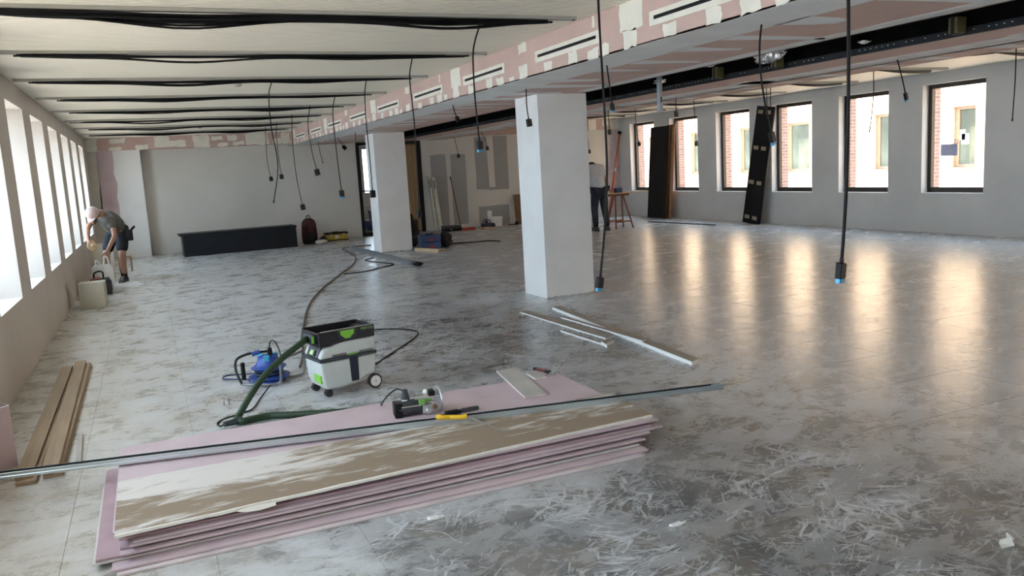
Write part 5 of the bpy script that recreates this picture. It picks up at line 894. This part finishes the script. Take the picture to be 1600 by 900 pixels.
# tool belt
pc = Vector(J['pel'][0])
MB().lathe([(0.168,-0.02),(0.172,0.0),(0.168,0.025)], 20, T(*(pc+Vector((0,0,0.02)))) @ Matrix.Rotation(math.radians(-28),4,'X')).build('belt', M['canvas'], P)
for i, (dx, dy, dz) in enumerate(((0.17,-0.02,-0.06),(0.16,0.08,-0.10),(0.12,-0.14,-0.04))): MB().box(-0.05,0.05,-0.04,0.04,-0.09,0.06, T(*(pc+Vector((dx,dy,dz)))) @ RZ(i*0.6)).build('belt_pouch', M['shorts'], P, bevel=0.012, seg=2)
MB().cyl(tuple(pc+Vector((0.19,0.0,-0.02))), tuple(pc+Vector((0.26,-0.02,0.05))), 0.02, 8).build('belt_tool', M['black'], P)
t = thing('sanding_block', 'round pale wooden block in the stooping worker right hand', 'hand tool', (-0.875,14.58,0.665), 0.2); MB().lathe([(0.03,-0.03),(0.07,-0.028),(0.075,0.0),(0.07,0.028),(0.03,0.03)], 18, Matrix.Rotation(1.2,4,'X')).build('pad', M['wood_pale'], t); MB().lathe([(0.02,0.03),(0.025,0.05),(0.015,0.06)], 12, Matrix.Rotation(1.2,4,'X')).build('grip', M['filler'], t)
# worker bending over the trestle, seen from behind
Q = thing('person', 'worker in light grey tee and dark jeans bending over the trestle', 'person', (9.2, 15.9, 0))
def R3(x, y, z): return (x-9.2, y-15.9, z)
J = {'pel': (R3(9.17,15.86,0.93),0.105), 'spine': (R3(9.17,15.92,1.10),0.10), 'chest': (R3(9.19,16.05,1.32),0.11), 'neck0': (R3(9.22,16.16,1.42),0.065), 'neck': (R3(9.25,16.24,1.43),0.055), 'head0': (R3(9.27,16.31,1.43),0.085), 'head': (R3(9.285,16.37,1.42),0.092), 'jaw': (R3(9.29,16.41,1.35),0.055),
 'shR': (R3(9.36,16.04,1.39),0.05), 'elR': (R3(9.45,16.08,1.13),0.044), 'wrR': (R3(9.58,16.14,0.95),0.031), 'shL': (R3(9.01,16.10,1.39),0.05), 'elL': (R3(8.99,16.26,1.14),0.044), 'wrL': (R3(9.24,16.36,0.98),0.031),
 'hipR': (R3(9.27,15.86,0.88),0.085), 'knR': (R3(9.32,15.90,0.48),0.066), 'calfR': (R3(9.33,15.86,0.33),0.062), 'anR': (R3(9.34,15.84,0.09),0.042), 'toeR': (R3(9.38,15.98,0.035),0.036),
 'hipL': (R3(9.08,15.86,0.88),0.085), 'knL': (R3(9.09,15.95,0.48),0.066), 'calfL': (R3(9.09,15.93,0.33),0.062), 'anL': (R3(9.09,15.92,0.09),0.042), 'toeL': (R3(9.06,16.06,0.035),0.036)}
E_ = [('pel','spine'),('spine','chest'),('chest','neck0'),('neck0','neck'),('neck','head0'),('head0','head'),('head','jaw')] + [x for k in 'RL' for x in (('chest','sh'+k),('sh'+k,'el'+k),('el'+k,'wr'+k),('pel','hip'+k),('hip'+k,'kn'+k),('kn'+k,'calf'+k),('calf'+k,'an'+k),('an'+k,'toe'+k))]
hand(J, E_, 'wrR', J['wrR'][0], (0.6,0.3,-0.6), (-0.5,0.8,0.1), (0.2,0.1,-0.9), 'hr'); hand(J, E_, 'wrL', J['wrL'][0], (0.8,-0.2,-0.5), (0.2,0.8,0.1), (0.2,0.1,-0.9), 'hl')
skin('body', J, E_, 'pel', M['skin'], Q)
Jt = {'w': (Vector(J['pel'][0])+Vector((0,0,-0.06)),(0.175,0.175)), 'spine': (J['spine'][0],0.165), 'chest': (J['chest'][0],0.18), 'n': (J['neck0'][0],0.10)}
Et = [('w','spine'),('spine','chest'),('chest','n')]
for k in 'RL': Jt['sh'+k] = (J['sh'+k][0],0.09); Jt['u'+k] = (Vector(J['sh'+k][0]).lerp(Vector(J['el'+k][0]),0.6),0.072); Et += [('chest','sh'+k),('sh'+k,'u'+k)]
skin('tee_shirt', Jt, Et, 'chest', M['tee_light'], Q)
Jj = {'p': (J['pel'][0],0.155)}; Ej = []
for k in 'RL': Jj['h'+k] = (J['hip'+k][0],0.118); Jj['k'+k] = (J['kn'+k][0],0.084); Jj['c'+k] = (J['calf'+k][0],0.078); Jj['a'+k] = (Vector(J['an'+k][0])+Vector((0,0,-0.015)),0.066); Ej += [('p','h'+k),('h'+k,'k'+k),('k'+k,'c'+k),('c'+k,'a'+k)]
skin('jeans', Jj, Ej, 'p', M['jeans'], Q)
hd = Vector(J['head'][0]); MB().ball(tuple(hd+Vector((-0.005,-0.035,0.03))), 0.105, 12, (1,0.95,0.85)).build('hair', M['hair'], Q, smooth=60)
Ff = frame(hd, (0.15,0.75,-0.62), z=(0,0.5,0.8))
MB().tube([Ff @ Vector((0.085,0,-0.01)), Ff @ Vector((0.112,0,-0.045)), Ff @ Vector((0.09,0,-0.055))], [0.010,0.016,0.010], 8).build('nose', M['skin'], Q); MB().ball(tuple(Ff @ Vector((0.085,0,-0.085))), 0.02, 8, (0.5,1,0.4)).build('mouth', M['dark_red'], Q)
for s in (-1,1): MB().ball(tuple(Ff @ Vector((0.082,0.034*s,-0.018))), 0.013, 8).build('eye', M['hair'], Q); MB().ball(tuple(Ff @ Vector((0.0,0.098*s,-0.03))), 0.028, 8, (0.6,0.6,1)).build('ear', M['skin'], Q)
for k in 'RL':
    a = Vector(J['an'+k][0]); tq = Vector(J['toe'+k][0]); d = (tq-a); d.z = 0; d.normalize(); F = frame(Vector((a.x,a.y,0)), d); sh = MB(); sh.taper((-0.085,0.22,-0.052,0.052),0.0,(-0.07,0.10,-0.045,0.045),0.10,F); sh.build('shoe', M['boot'], Q, bevel=0.022, seg=3)
